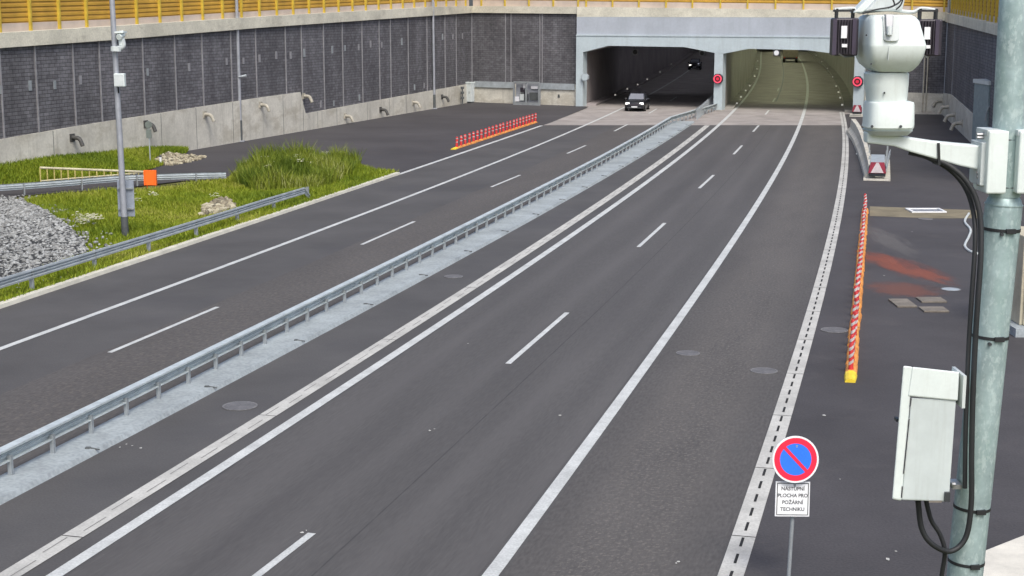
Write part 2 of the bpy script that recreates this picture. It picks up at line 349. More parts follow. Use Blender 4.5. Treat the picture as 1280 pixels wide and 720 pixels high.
# ------------------------------------------------------------------ road lines (from the survey), X as polynomial of Y
def fit(px, deg):
    g = [G(*p) for p in px]; Y = np.array([p.y for p in g]); X = np.array([p.x for p in g])
    return np.polyfit(Y, X, deg)
PB = [(72, 720), (320, 556), (555, 402), (661, 328.6), (773, 253.6), (834, 210.5), (893, 159), (905, 153), (922, 133), (935, 117), (946.7, 98), (951, 83), (951, 75)]
cB = fit(PB, 4)
def XB(Y): return float(np.polyval(cB, Y))
def offs(px, deg=1):
    g = [G(*p) for p in px]; Y = np.array([p.y for p in g]); D = np.array([p.x-XB(p.y) for p in g]); c = np.polyfit(Y, D, deg)
    y0, y1 = Y.min(), Y.max()
    def f(y):
        yy = min(max(y, y0), y1); return XB(y)+float(np.polyval(c, yy))
    return f
XA = offs([(20, 720), (320, 525), (529, 402), (640, 324.5), (773, 238), (834, 194), (884, 159)], 1)
XC = offs([(610, 715), (642, 675.5), (746.7, 542), (851, 402), (900, 328.6), (959.4, 232.8), (990, 179), (1005, 142), (1009, 120), (1008, 100), (1004, 83), (1002.5, 77.5)], 2)
XD = offs([(914, 719), (934, 663), (978, 520), (1010, 405), (1031, 330), (1046, 280), (1054, 233), (1056.5, 187), (1055, 160), (1052.5, 140)], 2)
XE = offs([(0, 437.6), (155.6, 380), (320, 316), (625.6, 201), (640, 194.4), (740, 153.6), (779, 135.3), (807.5, 120), (837.5, 103.7)], 2)
XF = offs([(0, 385.5), (160, 331), (284, 290.3), (398, 252.8), (495, 218), (559, 199), (621, 175.6), (688, 153.5)], 2)
XMR = offs([(0, 638), (290, 480), (431, 400), (639, 286), (866, 156)], 1)          # median strip, right edge
XML = offs([(0, 605), (55, 577), (190, 508), (233, 485), (439, 380), (542, 322), (640, 270), (695.5, 239.7), (751, 210.5)], 2)            # median strip, left edge (rail posts)
def line_pts(f, y0, y1, step=2.0):
    n = max(2, int((y1-y0)/step)+1); return [Vector((f(y), y, 0)) for y in np.linspace(y0, y1, n)]
def ribbon(name, pts, wd, z, m, parent=None):
    r = rvec(pts); mb = MB()
    for k in range(len(pts)-1): mb.quad(Z(pts[k]-r[k]*wd/2, z), Z(pts[k]+r[k]*wd/2, z), Z(pts[k+1]+r[k+1]*wd/2, z), Z(pts[k+1]-r[k+1]*wd/2, z))
    return mb.build(name, m, parent, fix=False)
def strip(name, fl, fr, y0, y1, z, m, step=3.0):
    """surface between two lines; UV metres across / along"""
    mb = MB(); ys = np.linspace(y0, y1, max(2, int((y1-y0)/step)+1))
    for a, b in zip(ys[:-1], ys[1:]):
        wa, wb = fr(a)-fl(a), fr(b)-fl(b)
        mb.quad((fl(a), a, z), (fr(a), a, z), (fr(b), b, z), (fl(b), b, z), [(0, a), (wa, a), (wb, b), (0, b)])
    return struct(mb.build(name, m, fix=False))

# ------------------------------------------------------------------ ground and road
mb = MB()
for i in range(-20, 20):
    for j in range(-10, 40): mb.quad((i*30, j*30, -0.06), (i*30+30, j*30, -0.06), (i*30+30, j*30+30, -0.06), (i*30, j*30+30, -0.06))
struct(mb.build('ground', 'soil', fix=False))
Yc = G(870, 156.5).y                    # where asphalt meets the concrete pavement of the tunnel
YN = 8.0
mb = MB(); ys = np.linspace(YN, Yc, 60)
for a_, b_ in zip(ys[:-1], ys[1:]): mb.quad((XF(a_), a_, 0), (XD(a_), a_, 0), (XD(b_), b_, 0), (XF(b_), b_, 0))
struct(mb.build('road', 'asphalt', fix=False))
strip('road_lane_surface', lambda y: XB(y)+0.2, lambda y: XC(y)-0.2, YN, Yc, 0.004, 'asphalt_lane')
strip('road_shoulder_surface', lambda y: XC(y)+0.2, lambda y: XD(y)-0.25, YN, Yc, 0.004, 'asphalt_worn')
strip('road_overtaking_lane_surface', lambda y: XML(y)-4.1, lambda y: XML(y)-0.25, YN, Yc, 0.004, 'asphalt_brown')
# concrete pavement running into both tunnel bores
mb = MB(); ys = np.linspace(Yc, 420, 100)
L0 = G(736, 133.5)
for a_, b_ in zip(ys[:-1], ys[1:]):
    la, lb = [XF(min(y, 300)) if y < L0.y else XF(300)*0+XE(y)-4.6 for y in (a_, b_)]
    mb.quad((la, a_, 0.002), (XD(a_)+2.5 if a_ > G(1055, 142).y else XD(a_), a_, 0.002), (XD(b_)+2.5 if b_ > G(1055, 142).y else XD(b_), b_, 0.002), (lb, b_, 0.002))
struct(mb.build('concrete_road', 'concrete_pavement', fix=False))

# painted lines
def pline(name, f, y0, y1, wd): return struct(ribbon(name, line_pts(f, y0, y1), wd, 0.010, 'paint_white'))
pline('edge_line', XB, YN, 330, 0.26)
pline('edge_line', XC, YN, 330, 0.26)
pline('edge_line', XE, YN, 240, 0.22)
Yg = G(495, 218).y
pline('edge_line', XF, Yg, Yc-0.5, 0.26)
def dash(p, q):
    a_, b_ = G(*p), G(*q); struct(ribbon('lane_dash', [a_, b_], 0.15, 0.011, 'paint_white'))
for p, q in [((310, 729), (390, 667)), ((635, 455), (709, 391)), ((798, 309), (831, 279)), ((874, 235.5), (892, 219)), ((917, 193), (927.5, 182)), ((941.4, 164.7), (948.3, 157)), ((956.7, 143.3), (961, 138)), ((966, 127.5), (969, 122.5)), ((972, 114), (973.5, 110)),
             ((137, 441), (272, 384)), ((452, 306), (518, 277)), ((614, 234), (650, 219)), ((709, 192), (732, 182)), ((768, 164), (784.4, 155.6)), ((811, 142), (821, 136)), ((838, 126), (846, 121))]: dash(p, q)
# slotted drain channels
def channel(f, y0, y1, wd, pitch, ln, sw, jn, two=False, sm='slot_dark'):
    o = struct(ribbon('drain_channel', line_pts(f, y0, y1), wd, 0.013, 'channel')); sl = MB(); jt = MB()
    def pt(y, off):
        t = Vector((f(y+.1)-f(y-.1), .2, 0)).normalized(); return Vector((f(y), y, 0))+Vector((t.y, -t.x, 0))*off
    y = y0; k = 0
    while y < y1-1:
        k += 1; off = (0.05 if k % 2 else -0.05) if two else 0
        sl.quad(Z(pt(y, off-sw/2), .017), Z(pt(y, off+sw/2), .017), Z(pt(y+ln, off+sw/2), .017), Z(pt(y+ln, off-sw/2), .017)); y += pitch
    y = y0+1.3
    while y < y1-1:
        jt.quad(Z(pt(y, -wd/2), .016), Z(pt(y, wd/2), .016), Z(pt(y+.03, wd/2), .016), Z(pt(y+.03, -wd/2), .016)); y += jn
    sl.build('slot', sm, o, fix=False); jt.build('joint', 'slot_dark', o, fix=False)
channel(XD, YN, G(1052.5, 140).y, 0.41, 0.8, 0.45, 0.05, 4.0)
channel(XA, YN, Yc-0.4, 0.40, 1.1, 0.75, 0.026, 8.0, True, 'slot_pale')
struct(ribbon('asphalt_seam', line_pts(lambda y: (XB(y)+XC(y))/2+0.15, G(966, 127).y, 310), 0.16, 0.009, 'pole_dark'))

# median strip: a low kerbed concrete slab with drain outlets
YE = G(868, 153).y
mb = MB(); P0 = line_pts(lambda y: (XML(y)+XMR(y))/2, YN, YE, 2); R0 = rvec(P0)
mb.rings([[Vector((XML(p.y)-.12, p.y, 0)), Vector((XML(p.y)-.12, p.y, .12)), Vector((XMR(p.y)-.06, p.y, .10)), Vector((XMR(p.y), p.y, 0))] for p in P0])
med = struct(mb.build('median_kerb', 'median_concrete'))
for y in np.arange(20, YE-3, 5.2):
    x = XMR(y)-0.22; m2 = MB(); m2.box((x, y, .115), .05, .05, .012); m2.tube([(x, y, .12), (x+.25, y-.05, .09)], .018, 6); m2.build('drain_outlet', 'pole_dark', med)

# apron on the right (lay-by for fire engines), and lay-by on the left
WR = [G(1179, 143), G(1217, 180)]; dW = (WR[1]-WR[0]); WR.append(WR[0]+dW*3.2)
mb = MB(); ys = np.linspace(YN, G(1053, 141.5).y, 50)
def XW(y): return WR[0].x+dW.x/dW.y*(y-WR[0].y)
for a_, b_ in zip(ys[:-1], ys[1:]): mb.quad((XD(a_)+.2, a_, .001), (max(XW(a_), XD(a_)+7.5)+.3, a_, .001), (max(XW(b_), XD(b_)+7.5)+.3, b_, .001), (XD(b_)+.2, b_, .001))
struct(mb.build('paved_apron', 'asphalt_apron', fix=False))
mb = MB()
lay = [G(495, 219), G(430, 213), G(350, 213), G(280, 224), G(230, 226), G(150, 235.5), G(33, 244), G(0, 248), G(-120, 262), G(-120, 238), G(0, 232), G(53, 227), G(150, 219), G(190, 212), G(230, 189.5), G(310, 175), G(407, 157), G(542, 136), G(590, 127.5), G(722, 132.4), G(736, 133.5), G(688, 153.6), G(621, 175.6), G(559, 199)]
mb.poly([Z(p, .003) for p in lay]); o = mb.build('lay_by', 'asphalt_layby', fix=False)
bm = bmesh.new(); bm.from_mesh(o.data); bmesh.ops.triangulate(bm, faces=bm.faces); bmesh.ops.recalc_face_normals(bm, faces=bm.faces)
for f_ in bm.faces:
    if f_.normal.z < 0: f_.normal_flip()
bm.to_mesh(o.data); bm.free(); struct(o)

# kerb along the verge
mb = MB(); P0 = line_pts(XF, 12, Yg, 2); R0 = rvec(P0)
mb.sweep(P0, [(-.22, -.02), (-.22, .12), (.05, .12), (.08, -.02)], R0); struct(mb.build('kerb', 'kerb'))
# paint spill and ochre strip on the apron, tyre marks
def patch(name, px, m, z=.005): 
    mb = MB(); mb.poly([Z(G(*p), z) for p in px][::-1]); o = mb.build(name, m, fix=True)
    if o.data.polygons[0].normal.z < 0: o.data.flip_normals()
    return struct(o)
def spill(name, col, cx, cy, sx, sy, rot, thr, amount, nscale):
    """a soft-edged spill: transparent shader driven by noise and radius in its own plane"""
    m = bpy.data.materials.new(name); m.use_nodes = True; N, L = nodes(m); b = N['Principled BSDF']; b.inputs['Roughness'].default_value = .85; b.inputs['Base Color'].default_value = (*col, 1)
    tc = N.new('ShaderNodeTexCoord'); vl = N.new('ShaderNodeVectorMath'); vl.operation = 'LENGTH'; L.new(tc.outputs['UV'], vl.inputs[0])
    n = N.new('ShaderNodeTexNoise'); n.inputs['Scale'].default_value = nscale; n.inputs['Detail'].default_value = 7; L.new(tc.outputs['UV'], n.inputs['Vector'])
    s = N.new('ShaderNodeMath'); s.operation = 'MULTIPLY_ADD'; s.inputs[1].default_value = 1.1; L.new(n.outputs[0], s.inputs[0]); L.new(vl.outputs['Value'], s.inputs[2])
    mr = N.new('ShaderNodeMapRange'); mr.interpolation_type = 'SMOOTHSTEP'; mr.inputs[1].default_value = thr; mr.inputs[2].default_value = thr+.55; mr.inputs[3].default_value = amount; mr.inputs[4].default_value = 0; L.new(s.outputs[0], mr.inputs[0]); L.new(mr.outputs[0], b.inputs['Alpha'])
    M[name] = m; c = G(cx, cy); mb = MB(); A = Vector((math.cos(rot), math.sin(rot), 0)); B = Vector((-math.sin(rot), math.cos(rot), 0)); c = Z(c, .007)
    mb.quad(c-A*sx-B*sy, c+A*sx-B*sy, c+A*sx+B*sy, c-A*sx+B*sy, [(-1, -1), (1, -1), (1, 1), (-1, 1)])
    return mb.build(name, m, fix=False)
struct(spill('rust_stain', (0.36, 0.10, 0.055), 1128, 333, 1.25, 4.8, .2, .85, .5, 3.2))
struct(spill('rust_stain', (0.30, 0.11, 0.07), 1130, 362, 1.7, 2.0, 0.3, .85, .35, 3.2))
struct(spill('dust_mark', (0.3, 0.29, 0.27), 1110, 300, 1.2, 7.0, 0.0, .7, .2, 4.0))
patch('ochre_strip', [(1087, 258), (1226, 263), (1226, 273), (1160, 273), (1087, 270)], mat('ochre', (0.20, 0.175, 0.115), .85, var=.15, scale=1.0, fine=.15), .006)

# ------------------------------------------------------------------ walls
def frange(p, q, n): return [p.lerp(q, k/n) for k in range(n+1)]
def wall(label, cat_label, path, c_base, c_top, c_cop, out, ribs_px, y_mid, fence_label, plinth_curve, post_xs=None, uv0=0.0, dark_base=False, n=40):
    """path: ground polyline (2 points); curves: photo height lines; out: unit vector away from the carriageway"""
    P = frange(path[0], path[1], n); base = P[0]
    t = thing('retaining_wall', Z((P[0]+P[-1])/2, 0), label, 'retaining wall')
    hb = [HC(p.x, p.y, c_base) for p in P]; ht = [HC(p.x, p.y, c_top) for p in P]; hc = [HC(p.x, p.y, c_cop) for p in P]
    cb, pn, cp_ = MB(), MB(), MB(); s = 0; S = [0]
    for k in range(n): S.append(S[-1]+(P[k+1]-P[k]).length)
    cb.rings([[Z(p-out*.10, -.05), Z(p-out*.10, h), Z(p+out*.5, h), Z(p+out*.5, -.05)] for p, h in zip(P, hb)])
    cb.build('concrete_base', 'wall_concrete', t)
    for k in range(n):
        a, b = P[k], P[k+1]; u0, u1 = S[k]+uv0, S[k+1]+uv0
        pn.quad(Z(a, hb[k]-.02), Z(b, hb[k+1]-.02), Z(b, ht[k+1]), Z(a, ht[k]), [(u0, hb[k]), (u1, hb[k+1]), (u1, ht[k+1]), (u0, ht[k])])
        pn.quad(Z(a, ht[k]), Z(b, ht[k+1]), Z(b+out*.45, ht[k+1]), Z(a+out*.45, ht[k]), [(u0, 0)]*4)
        pn.quad(Z(a+out*.45, hb[k]-.02), Z(a+out*.45, ht[k]), Z(b+out*.45, ht[k+1]), Z(b+out*.45, hb[k+1]-.02), [(u0, 0)]*4)
    pn.build('absorber_panel', 'absorber', t, fix=False)
    cp_.rings([[Z(p-out*.22, h0+.01), Z(p-out*.22, h1), Z(p+out*.9, h1), Z(p+out*.9, h0+.01)] for p, h0, h1 in zip(P, ht, hc)])
    cp_.build('coping', 'coping', t)
    d = (path[1]-path[0]).normalized()
    def at_px(px, py):
        lo, hi = -0.2, 1.2
        for _ in range(40):
            m_ = (lo+hi)/2; q = path[0].lerp(path[1], m_); h = HT(q.x, q.y, py)
            if proj(Z(q, h))[0] < px: lo = m_
            else: hi = m_
        return path[0].lerp(path[1], lo)
    for px in ribs_px:
        q = at_px(px, y_mid(px)); a0, a1 = HC(q.x, q.y, c_base), HC(q.x, q.y, c_top)
        MB().box(Z(q-out*.03, (a0+a1)/2), .04, .04, (a1-a0)/2-.01, (d, out, Vector((0, 0, 1)))).build('panel_rib', 'rib_grey', t)
    # noise barrier standing on the coping
    nb = thing('noise_barrier', Z((P[0]+P[-1])/2, hc[n//2]), fence_label, 'noise barrier')
    pl, sl = MB(), MB()
    Q = [p+out*.25 for p in P]; hp = [max(h+.25, HC(q.x, q.y, plinth_curve)) for q, h in zip(Q, hc)]
    pl.rings([[Z(q, h0-.02), Z(q, h1), Z(q+out*.12, h1), Z(q+out*.12, h0-.02)] for q, h0, h1 in zip(Q, hc, hp)]); pl.build('plinth', 'plinth', nb)
    for k in range(n):
        a, b = Q[k]+out*.02, Q[k+1]+out*.02; u0, u1 = S[k], S[k+1]
        sl.quad(Z(a, hp[k]), Z(b, hp[k+1]), Z(b, hp[k+1]+3.2), Z(a, hp[k]+3.2), [(u0, 0), (u1, 0), (u1, 3.2), (u0, 3.2)])
        sl.quad(Z(a+out*.1, hp[k]+3.2), Z(b+out*.1, hp[k+1]+3.2), Z(b+out*.1, hp[k+1]), Z(a+out*.1, hp[k]), [(u0, 3.2), (u1, 3.2), (u1, 0), (u0, 0)])
        sl.quad(Z(a, hp[k]+3.2), Z(b, hp[k+1]+3.2), Z(b+out*.1, hp[k+1]+3.2), Z(a+out*.1, hp[k]+3.2), [(u0, .1)]*4)
    sl.build('slat_panel', 'yellow_slats', nb, fix=False)
    L_ = S[-1]
    if post_xs is None: post_xs = np.arange(1.0, L_, 2.65)
    if len(post_xs): 
        first = None
        for x in post_xs:
            q = path[0]+d*x+out*.22; h = float(np.interp(x, S, hc))
            if first is None:
                first = MB().box(Z(q-out*.02, h+1.9), .07, .09, 1.9, (d, out, Vector((0, 0, 1)))).build('post', 'yellow_post', nb); fq = q; fh = h
            else:
                c = first.copy(); COL.objects.link(c); c.parent = nb; c.location = Z(q, h)-Z(fq, fh)
    return t, nb, at_px, hc, P

c_basetop = curve([(-200, 208), (0, 174), (95, 157.5), (182, 144), (320, 122.5), (376, 115), (378.5, 142.5), (457, 128), (542, 112.5), (590, 104)])
c_paneltop = curve([(-200, 76), (0, 60), (140, 50), (320, 35), (590, 16)])
c_cop = curve([(-200, 55), (0, 41), (140, 32.5), (320, 21), (542, 8.5), (590, 7.5)])
c_pl = curve([(-200, 42), (0, 29.5), (140, 24), (320, 14), (542, 2), (590, 0)])
cor = G(590, 127.5); A0 = G(230, 189); dl = (cor-A0).normalized(); left0 = A0-dl*48
outL = Vector((-dl.y, dl.x, 0)).normalized()
ribs = [1, 45, 92, 125, 179, 219, 253, 289, 320, 357, 377, 404.5, 428, 452.5, 474, 488, 510, 533.5, 556, 570, 589.5]
wl, nbl, atL, hcL, PL = wall('long left retaining wall of dark sound absorbing blocks above a stained concrete base', '', (left0, cor), c_basetop, c_paneltop, c_cop, outL, ribs, lambda px: 108-px*.07, 'yellow slatted noise barrier on top of the long left retaining wall', c_pl, n=130)
pr = G(722, 132.4); db = (pr-cor).normalized(); outB = Vector((-db.y, db.x, 0))
wb, nbb, atB, hcB, PB_ = wall('dark block back wall left of the tunnel mouths with meter cabinet niche', '', (cor, pr), curve([(590, 104), (722, 105.5)]), curve([(590, 16), (722, 17.5)]), curve([(590, 7.5), (722, 8.5)]), outB, [632, 639, 675, 678], lambda px: 60, 'yellow slatted noise barrier over the dark back wall left of the portal', curve([(590, 0), (722, 1)]), n=12)
pq = G(1080, 141.8); rc = G(1179, 143); d2 = (rc-pq).normalized(); outB2 = Vector((-d2.y, d2.x, 0))
wr0, nbr0, atR0, hcR0, PR0 = wall('short dark block wall between the right tunnel mouth and the right corner', '', (pq, rc), curve([(1080, 114), (1179, 117)]), curve([(1080, 23), (1180, 26)]), curve([(1080, 13), (1180, 15)]), outB2, [1155, 1160], lambda px: 70, 'yellow slatted noise barrier above the short wall right of the portal', curve([(1080, 6), (1180, 9)]), n=8)
re_ = WR[0]+dW*1.9; d3 = (re_-rc).normalized(); outR = Vector((-d3.y, d3.x, 0))
wr, nbr, atR, hcR, PR = wall('right retaining wall of dark blocks running back from the corner behind the big pole', '', (rc, re_), curve([(1179, 116), (1190, 118), (1214.5, 140), (1260, 180)]), curve([(1180, 26), (1252.5, 45), (1300, 58)]), curve([(1180, 15), (1252.5, 31), (1300, 42)]), outR, [1192], lambda px: 80, 'yellow slatted noise barrier on the right retaining wall', curve([(1180, 9), (1252, 22), (1300, 32)]), n=30)

# terrain behind the walls and above the tunnels
mb = MB()
def plateau(P, hc, out):
    for k in range(len(P)-1): mb.quad(Z(P[k]+out*.9, hc[k]-.15), Z(P[k+1]+out*.9, hc[k+1]-.15), Z(P[k+1]+out*140, hc[k+1]+4), Z(P[k]+out*140, hc[k]+4))
plateau(PL, hcL, outL); plateau(PR, hcR, outR)
ptop = HT(*(cor.x, cor.y), 7.5)
mb.quad(Z(cor+outB*.9, ptop-.2), Z(rc+outB*.9, ptop-.2), Z(rc+outB*300+Vector((140, 0, 0)), ptop+4), Z(cor+outB*300-Vector((140, 0, 0)), ptop+4))
struct(mb.build('hillside', 'hill'))

# drain pipes curving out of the left wall base
def drain(q, h, out, parent, dark=False, s=1.0):
    n_ = -out; mb = MB(); p = Z(q, h)
    mb.tube(catmull([p+out*.1, p+n_*.32*s, p+n_*.6*s-Vector((0, 0, .08*s)), p+n_*.78*s-Vector((0, 0, .45*s))], 5), .12*s, 10)
    mb.box(p+n_*.12, .22*s, .03, .22*s, (out.cross(Vector((0, 0, 1))), out, Vector((0, 0, 1))))
    mb.build('drain_pipe', 'pipe_dark' if dark else 'pipe', parent, smooth=True)
for px, py, dk in [(324, 131, 0), (378, 120, 0), (430, 145, 0), (474, 137, 1), (515, 128, 0), (551, 121, 1), (254, 143, 0), (180, 155, 1), (88, 172, 1)]:
    q = atL(px, py); drain(q, HT(q.x, q.y, py), outL, wl, dk)
for px, py in [(1183, 128), (1191, 136), (1199, 146), (1208, 156)]:
    q = atR(px-3, py-2); drain(q, max(.4, HT(q.x, q.y, py-2)), outR, wr, s=1.15)
# pale replacement blocks set in the dark cladding
for px, py in [(68, 106), (37, 107), (236, 84), (304, 76), (283, 77), (1, 112), (100, 100), (184, 90), (324, 73), (363, 69), (380, 66), (415, 62), (431, 60), (448, 59), (477, 56), (401, 130), (449, 122), (417, 129), (345, 69), (530, 107), (518, 109), (463, 55), (566, 46), (578, 45), (553, 46), (502, 52)]:
    q = atL(px, py); h = HT(q.x, q.y, py); sft = random.uniform(.7, 1)
    MB().box(Z(q-outL*.012, h), .15*sft, .03, .30*sft, (dl, outL, Vector((0, 0, 1)))).build('pale_block', 'galv' if random.random() < .3 else 'rib_grey', wl)

# concrete joints (thin recessed lines) on the left base
for px in [64, 150, 200, 244, 290, 353, 378, 396, 420, 458, 486, 507]:
    q = atL(px, 160); hb_ = HC(q.x, q.y, c_basetop); MB().box(Z(q-outL*.102, hb_/2), .02, .004, hb_/2-.02, (dl, outL, Vector((0, 0, 1)))).build('joint', 'pole_dark', wl)

# ------------------------------------------------------------------ tunnel portal
Pl, Prr = G(722, 132.4), G(1080, 141.8); du = (Prr-Pl).normalized(); ou = Vector((-du.y, du.x, 0)); LP = (Prr-Pl).length
def port(px, py, dep=0.0):
    """photo pixel -> (s, h) on the portal plane"""
    r = ray(px, py); n_ = ou; o_ = Pl+ou*dep; t = (o_-CAM).dot(n_)/r.dot(n_); q = CAM+r*t
    return (q-o_).dot(du), q.z
po = thing('tunnel_portal', Z((Pl+Prr)/2, 0), 'pale blue-grey concrete portal frame with two road tunnel mouths', 'tunnel portal')
def pp(s, h, dep): return Z(Pl+du*s+ou*dep, h)
o1 = [port(*p) for p in [(730.5, 132.6), (730.5, 65), (762.5, 57), (857.5, 58.7), (893.5, 66), (893.5, 137)]]
o2 = [port(*p) for p in [(904, 137), (904, 67), (937, 60.8), (1010, 62.5), (1067, 70), (1067, 141.5)]]
for o_ in (o1, o2): o_[0] = (o_[0][0], -.05); o_[-1] = (o_[-1][0], -.05); 
for o_ in (o1, o2): o_[1] = (o_[0][0], o_[1][1]); o_[-2] = (o_[-1][0], o_[-2][1])
sL, hT = port(722, 17.5); hT2 = port(1080, 22.5)[1]; hLg = port(722, 45)[1]; hLg2 = port(1040, 46.5)[1]
hTop = min(hT, hT2); hl = (hLg+hLg2)/2
fa = MB()     # lower lintel with chamfered openings, 1.0 m thick, standing 0.5 m proud
DEP = (-.5, .6)
bot = [(0, o1[1][1])]+o1[1:5]+[(o2[1][0], o2[1][1])]+o2[2:5]+[(LP, o2[4][1])]
bot[0] = (0, o1[1][1])
for (a, b) in zip(bot[:-1], bot[1:]):
    if abs(a[0]-b[0]) < 1e-4: continue
    fa.rings([[pp(a[0], a[1], DEP[0]), pp(b[0], b[1], DEP[0]), pp(b[0], hl, DEP[0]), pp(a[0], hl, DEP[0])], [pp(a[0], a[1], DEP[1]), pp(b[0], b[1], DEP[1]), pp(b[0], hl, DEP[1]), pp(a[0], hl, DEP[1])]])
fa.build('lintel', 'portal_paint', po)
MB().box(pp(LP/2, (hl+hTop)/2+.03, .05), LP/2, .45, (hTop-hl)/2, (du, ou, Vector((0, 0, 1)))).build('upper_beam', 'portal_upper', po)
MB().box(pp(LP/2, hl+.05, -.36), LP/2, .2, .05, (du, ou, Vector((0, 0, 1)))).build('ledge', 'portal_paint', po)
for s0, s1, hh in [(0, o1[0][0], o1[1][1]), (o1[5][0], o2[0][0], o1[4][1]), (o2[5][0], LP, o2[4][1])]:
    MB().box(pp((s0+s1)/2, hh/2-.05, .05), (s1-s0)/2, .55, hh/2+.05, (du, ou, Vector((0, 0, 1)))).build('pillar', 'portal_paint', po)
cpm = MB(); h1, h2 = HT(cor.x, cor.y, 7.8), HT(Prr.x, Prr.y, 13)
cpm.rings([[pp(0, hTop+.04, -.35), pp(0, HT(Pl.x, Pl.y, 8.5), -.35), pp(0, HT(Pl.x, Pl.y, 8.5), .9), pp(0, hTop+.04, .9)], [pp(LP, hTop+.04, -.35), pp(LP, h2, -.35), pp(LP, h2, .9), pp(LP, hTop+.04, .9)]]); cpm.build('coping', 'coping', po)
nbp = thing('noise_barrier', pp(LP/2, h1, .3), 'yellow slatted noise barrier directly above the two tunnel mouths', 'noise barrier')
hq = [HT(Pl.x, Pl.y, 8.5), h2]; hz = [h+.5 for h in hq]
MB().rings([[pp(s, h-.02, .2), pp(s, g, .2), pp(s, g, .32), pp(s, h-.02, .32)] for s, h, g in ((0, hq[0], hz[0]), (LP, hq[1], hz[1]))]).build('plinth', 'plinth', nbp)
m2 = MB()
for dd, fl in ((.22, 0), (.32, 1)): m2.quad(pp(0, hz[0], dd), pp(LP, hz[1], dd), pp(LP, hz[1]+3.2, dd), pp(0, hz[0]+3.2, dd), [(0, 0), (LP, 0), (LP, 3.2), (0, 3.2)])
m2.build('slat_panel', 'yellow_slats', nbp, fix=False)
for px in [732, 765, 798, 832, 865, 900, 934, 969, 1004, 1039.5, 1075]:
    s = port(px, 3)[0]
    if s < LP-.1: MB().box(pp(s, np.interp(s, [0, LP], hq)+1.9, .18), .07, .09, 1.9, (du, ou, Vector((0, 0, 1)))).build('post', 'yellow_post', nbp)

# tunnel bores, swept along the road
def bore(prof, ref, label, m):
    y0 = (Pl+du*((prof[0][0]+prof[-1][0])/2)).y; b = MB()
    ys = list(np.linspace(0, 260, 60)); rs = []
    s_ref = None
    for k, dy in enumerate(ys):
        ring = []
        for (s, h) in prof:
            p = Pl+du*s+ou*.6; y = p.y+dy; x = p.x+ref(y)-ref(p.y); ring.append(Vector((x, y, h)))
        rs.append(ring)
    b.rings(rs, close=False, caps=False)
    b.poly(rs[-1]); t = thing('tunnel_bore', Z(Pl+du*prof[0][0]+ou, 0), label, 'tunnel')
    lin = b.build('lining', m, t)
    return t, rs
XBs = lambda y: XB(min(y, 290))+(max(y, 290)-290)*(XB(290)-XB(289))
bo1, rs1 = bore(o1, XE, 'unlit left road tunnel bore with the oncoming dark car at its mouth', 'tunnel_lining')
bo2, rs2 = bore(o2, XBs, 'dim greenish right road tunnel bore curving away to the left', 'tunnel_lining_pale')
# walkway kerbs
for t, rs, k0, wd, sgn in ((bo1, rs1, 0, .9, 1), (bo1, rs1, 5, .7, -1), (bo2, rs2, 0, .8, 1), (bo2, rs2, 5, .9, -1)):
    mb = MB()
    mb.rings([[Z(r[k0], -.02), Z(r[k0], .22), Z(r[k0]+Vector((sgn*wd, 0, 0)), .2), Z(r[k0]+Vector((sgn*wd, 0, 0)), -.02)] for r in rs]); mb.build('walkway', 'tunnel_lining_pale' if t == bo2 else 'tunnel_lining', t)
# ceiling luminaires in the right bore, added fill light boxes in the left
def lum(t, rs, i, frac, m_='lum'):
    a, b = rs[i][2], rs[i][3]; p = a.lerp(b, frac)-Vector((0, 0, .12)); c, d = rs[min(i+1, len(rs)-1)][2], rs[i][2]; fw = (c-d).normalized()
    MB().box(p, .12, .7, .06, (fw.cross(Vector((0, 0, 1))).normalized(), fw, Vector((0, 0, 1)))).build('luminaire_or_fill', m_, t)
for i in range(3, 42, 2): lum(bo2, rs2, i, .5)
for i in range(6, 42, 2): lum(bo1, rs1, i, .5, 'fill_glow')  # added glowing boxes, only there to lift the dark of the unlit left bore
# guide lights on the walkway edges
g0 = None
GL = [(769, 118.5), (784, 111), (797, 105.6), (809, 99), (825, 90), (839, 80)], [(921, 129), (926, 121), (932, 113), (937, 107), (943, 95), (946, 86), (947, 76)], [(1020, 69), (1027, 77), (1034, 85.5), (1040.5, 96), (1045, 107.5), (1048, 115), (1050, 122), (1052.5, 131)]
wh = ['white guide light along the left wall of the unlit left tunnel', 'white guide light on the left kerb of the greenish right tunnel', 'white guide light on the right kerb of the greenish right tunnel']
gr = ['guide lights along the left tunnel wall', 'guide lights on the left kerb of the right tunnel', 'guide lights on the right kerb of the right tunnel']
for lst, lab, grp in zip(GL, wh, gr):
    for p in lst:
        q = G(*p, .3)
        if g0 is None:
            g0 = thing('guide_light', Z(q, .2), lab, 'guide light', grp); MB().box(Z(q, .28), .10, .06, .08).build('housing', 'dark_metal', g0); MB().box(Z(q+Vector((0, -.08, 0)), .30), .08, .02, .07).build('lens', 'guide_led', g0); c = g0
        else: c = copy_tree(g0); c.location = Z(q, .2); tag(c, lab, None, grp)

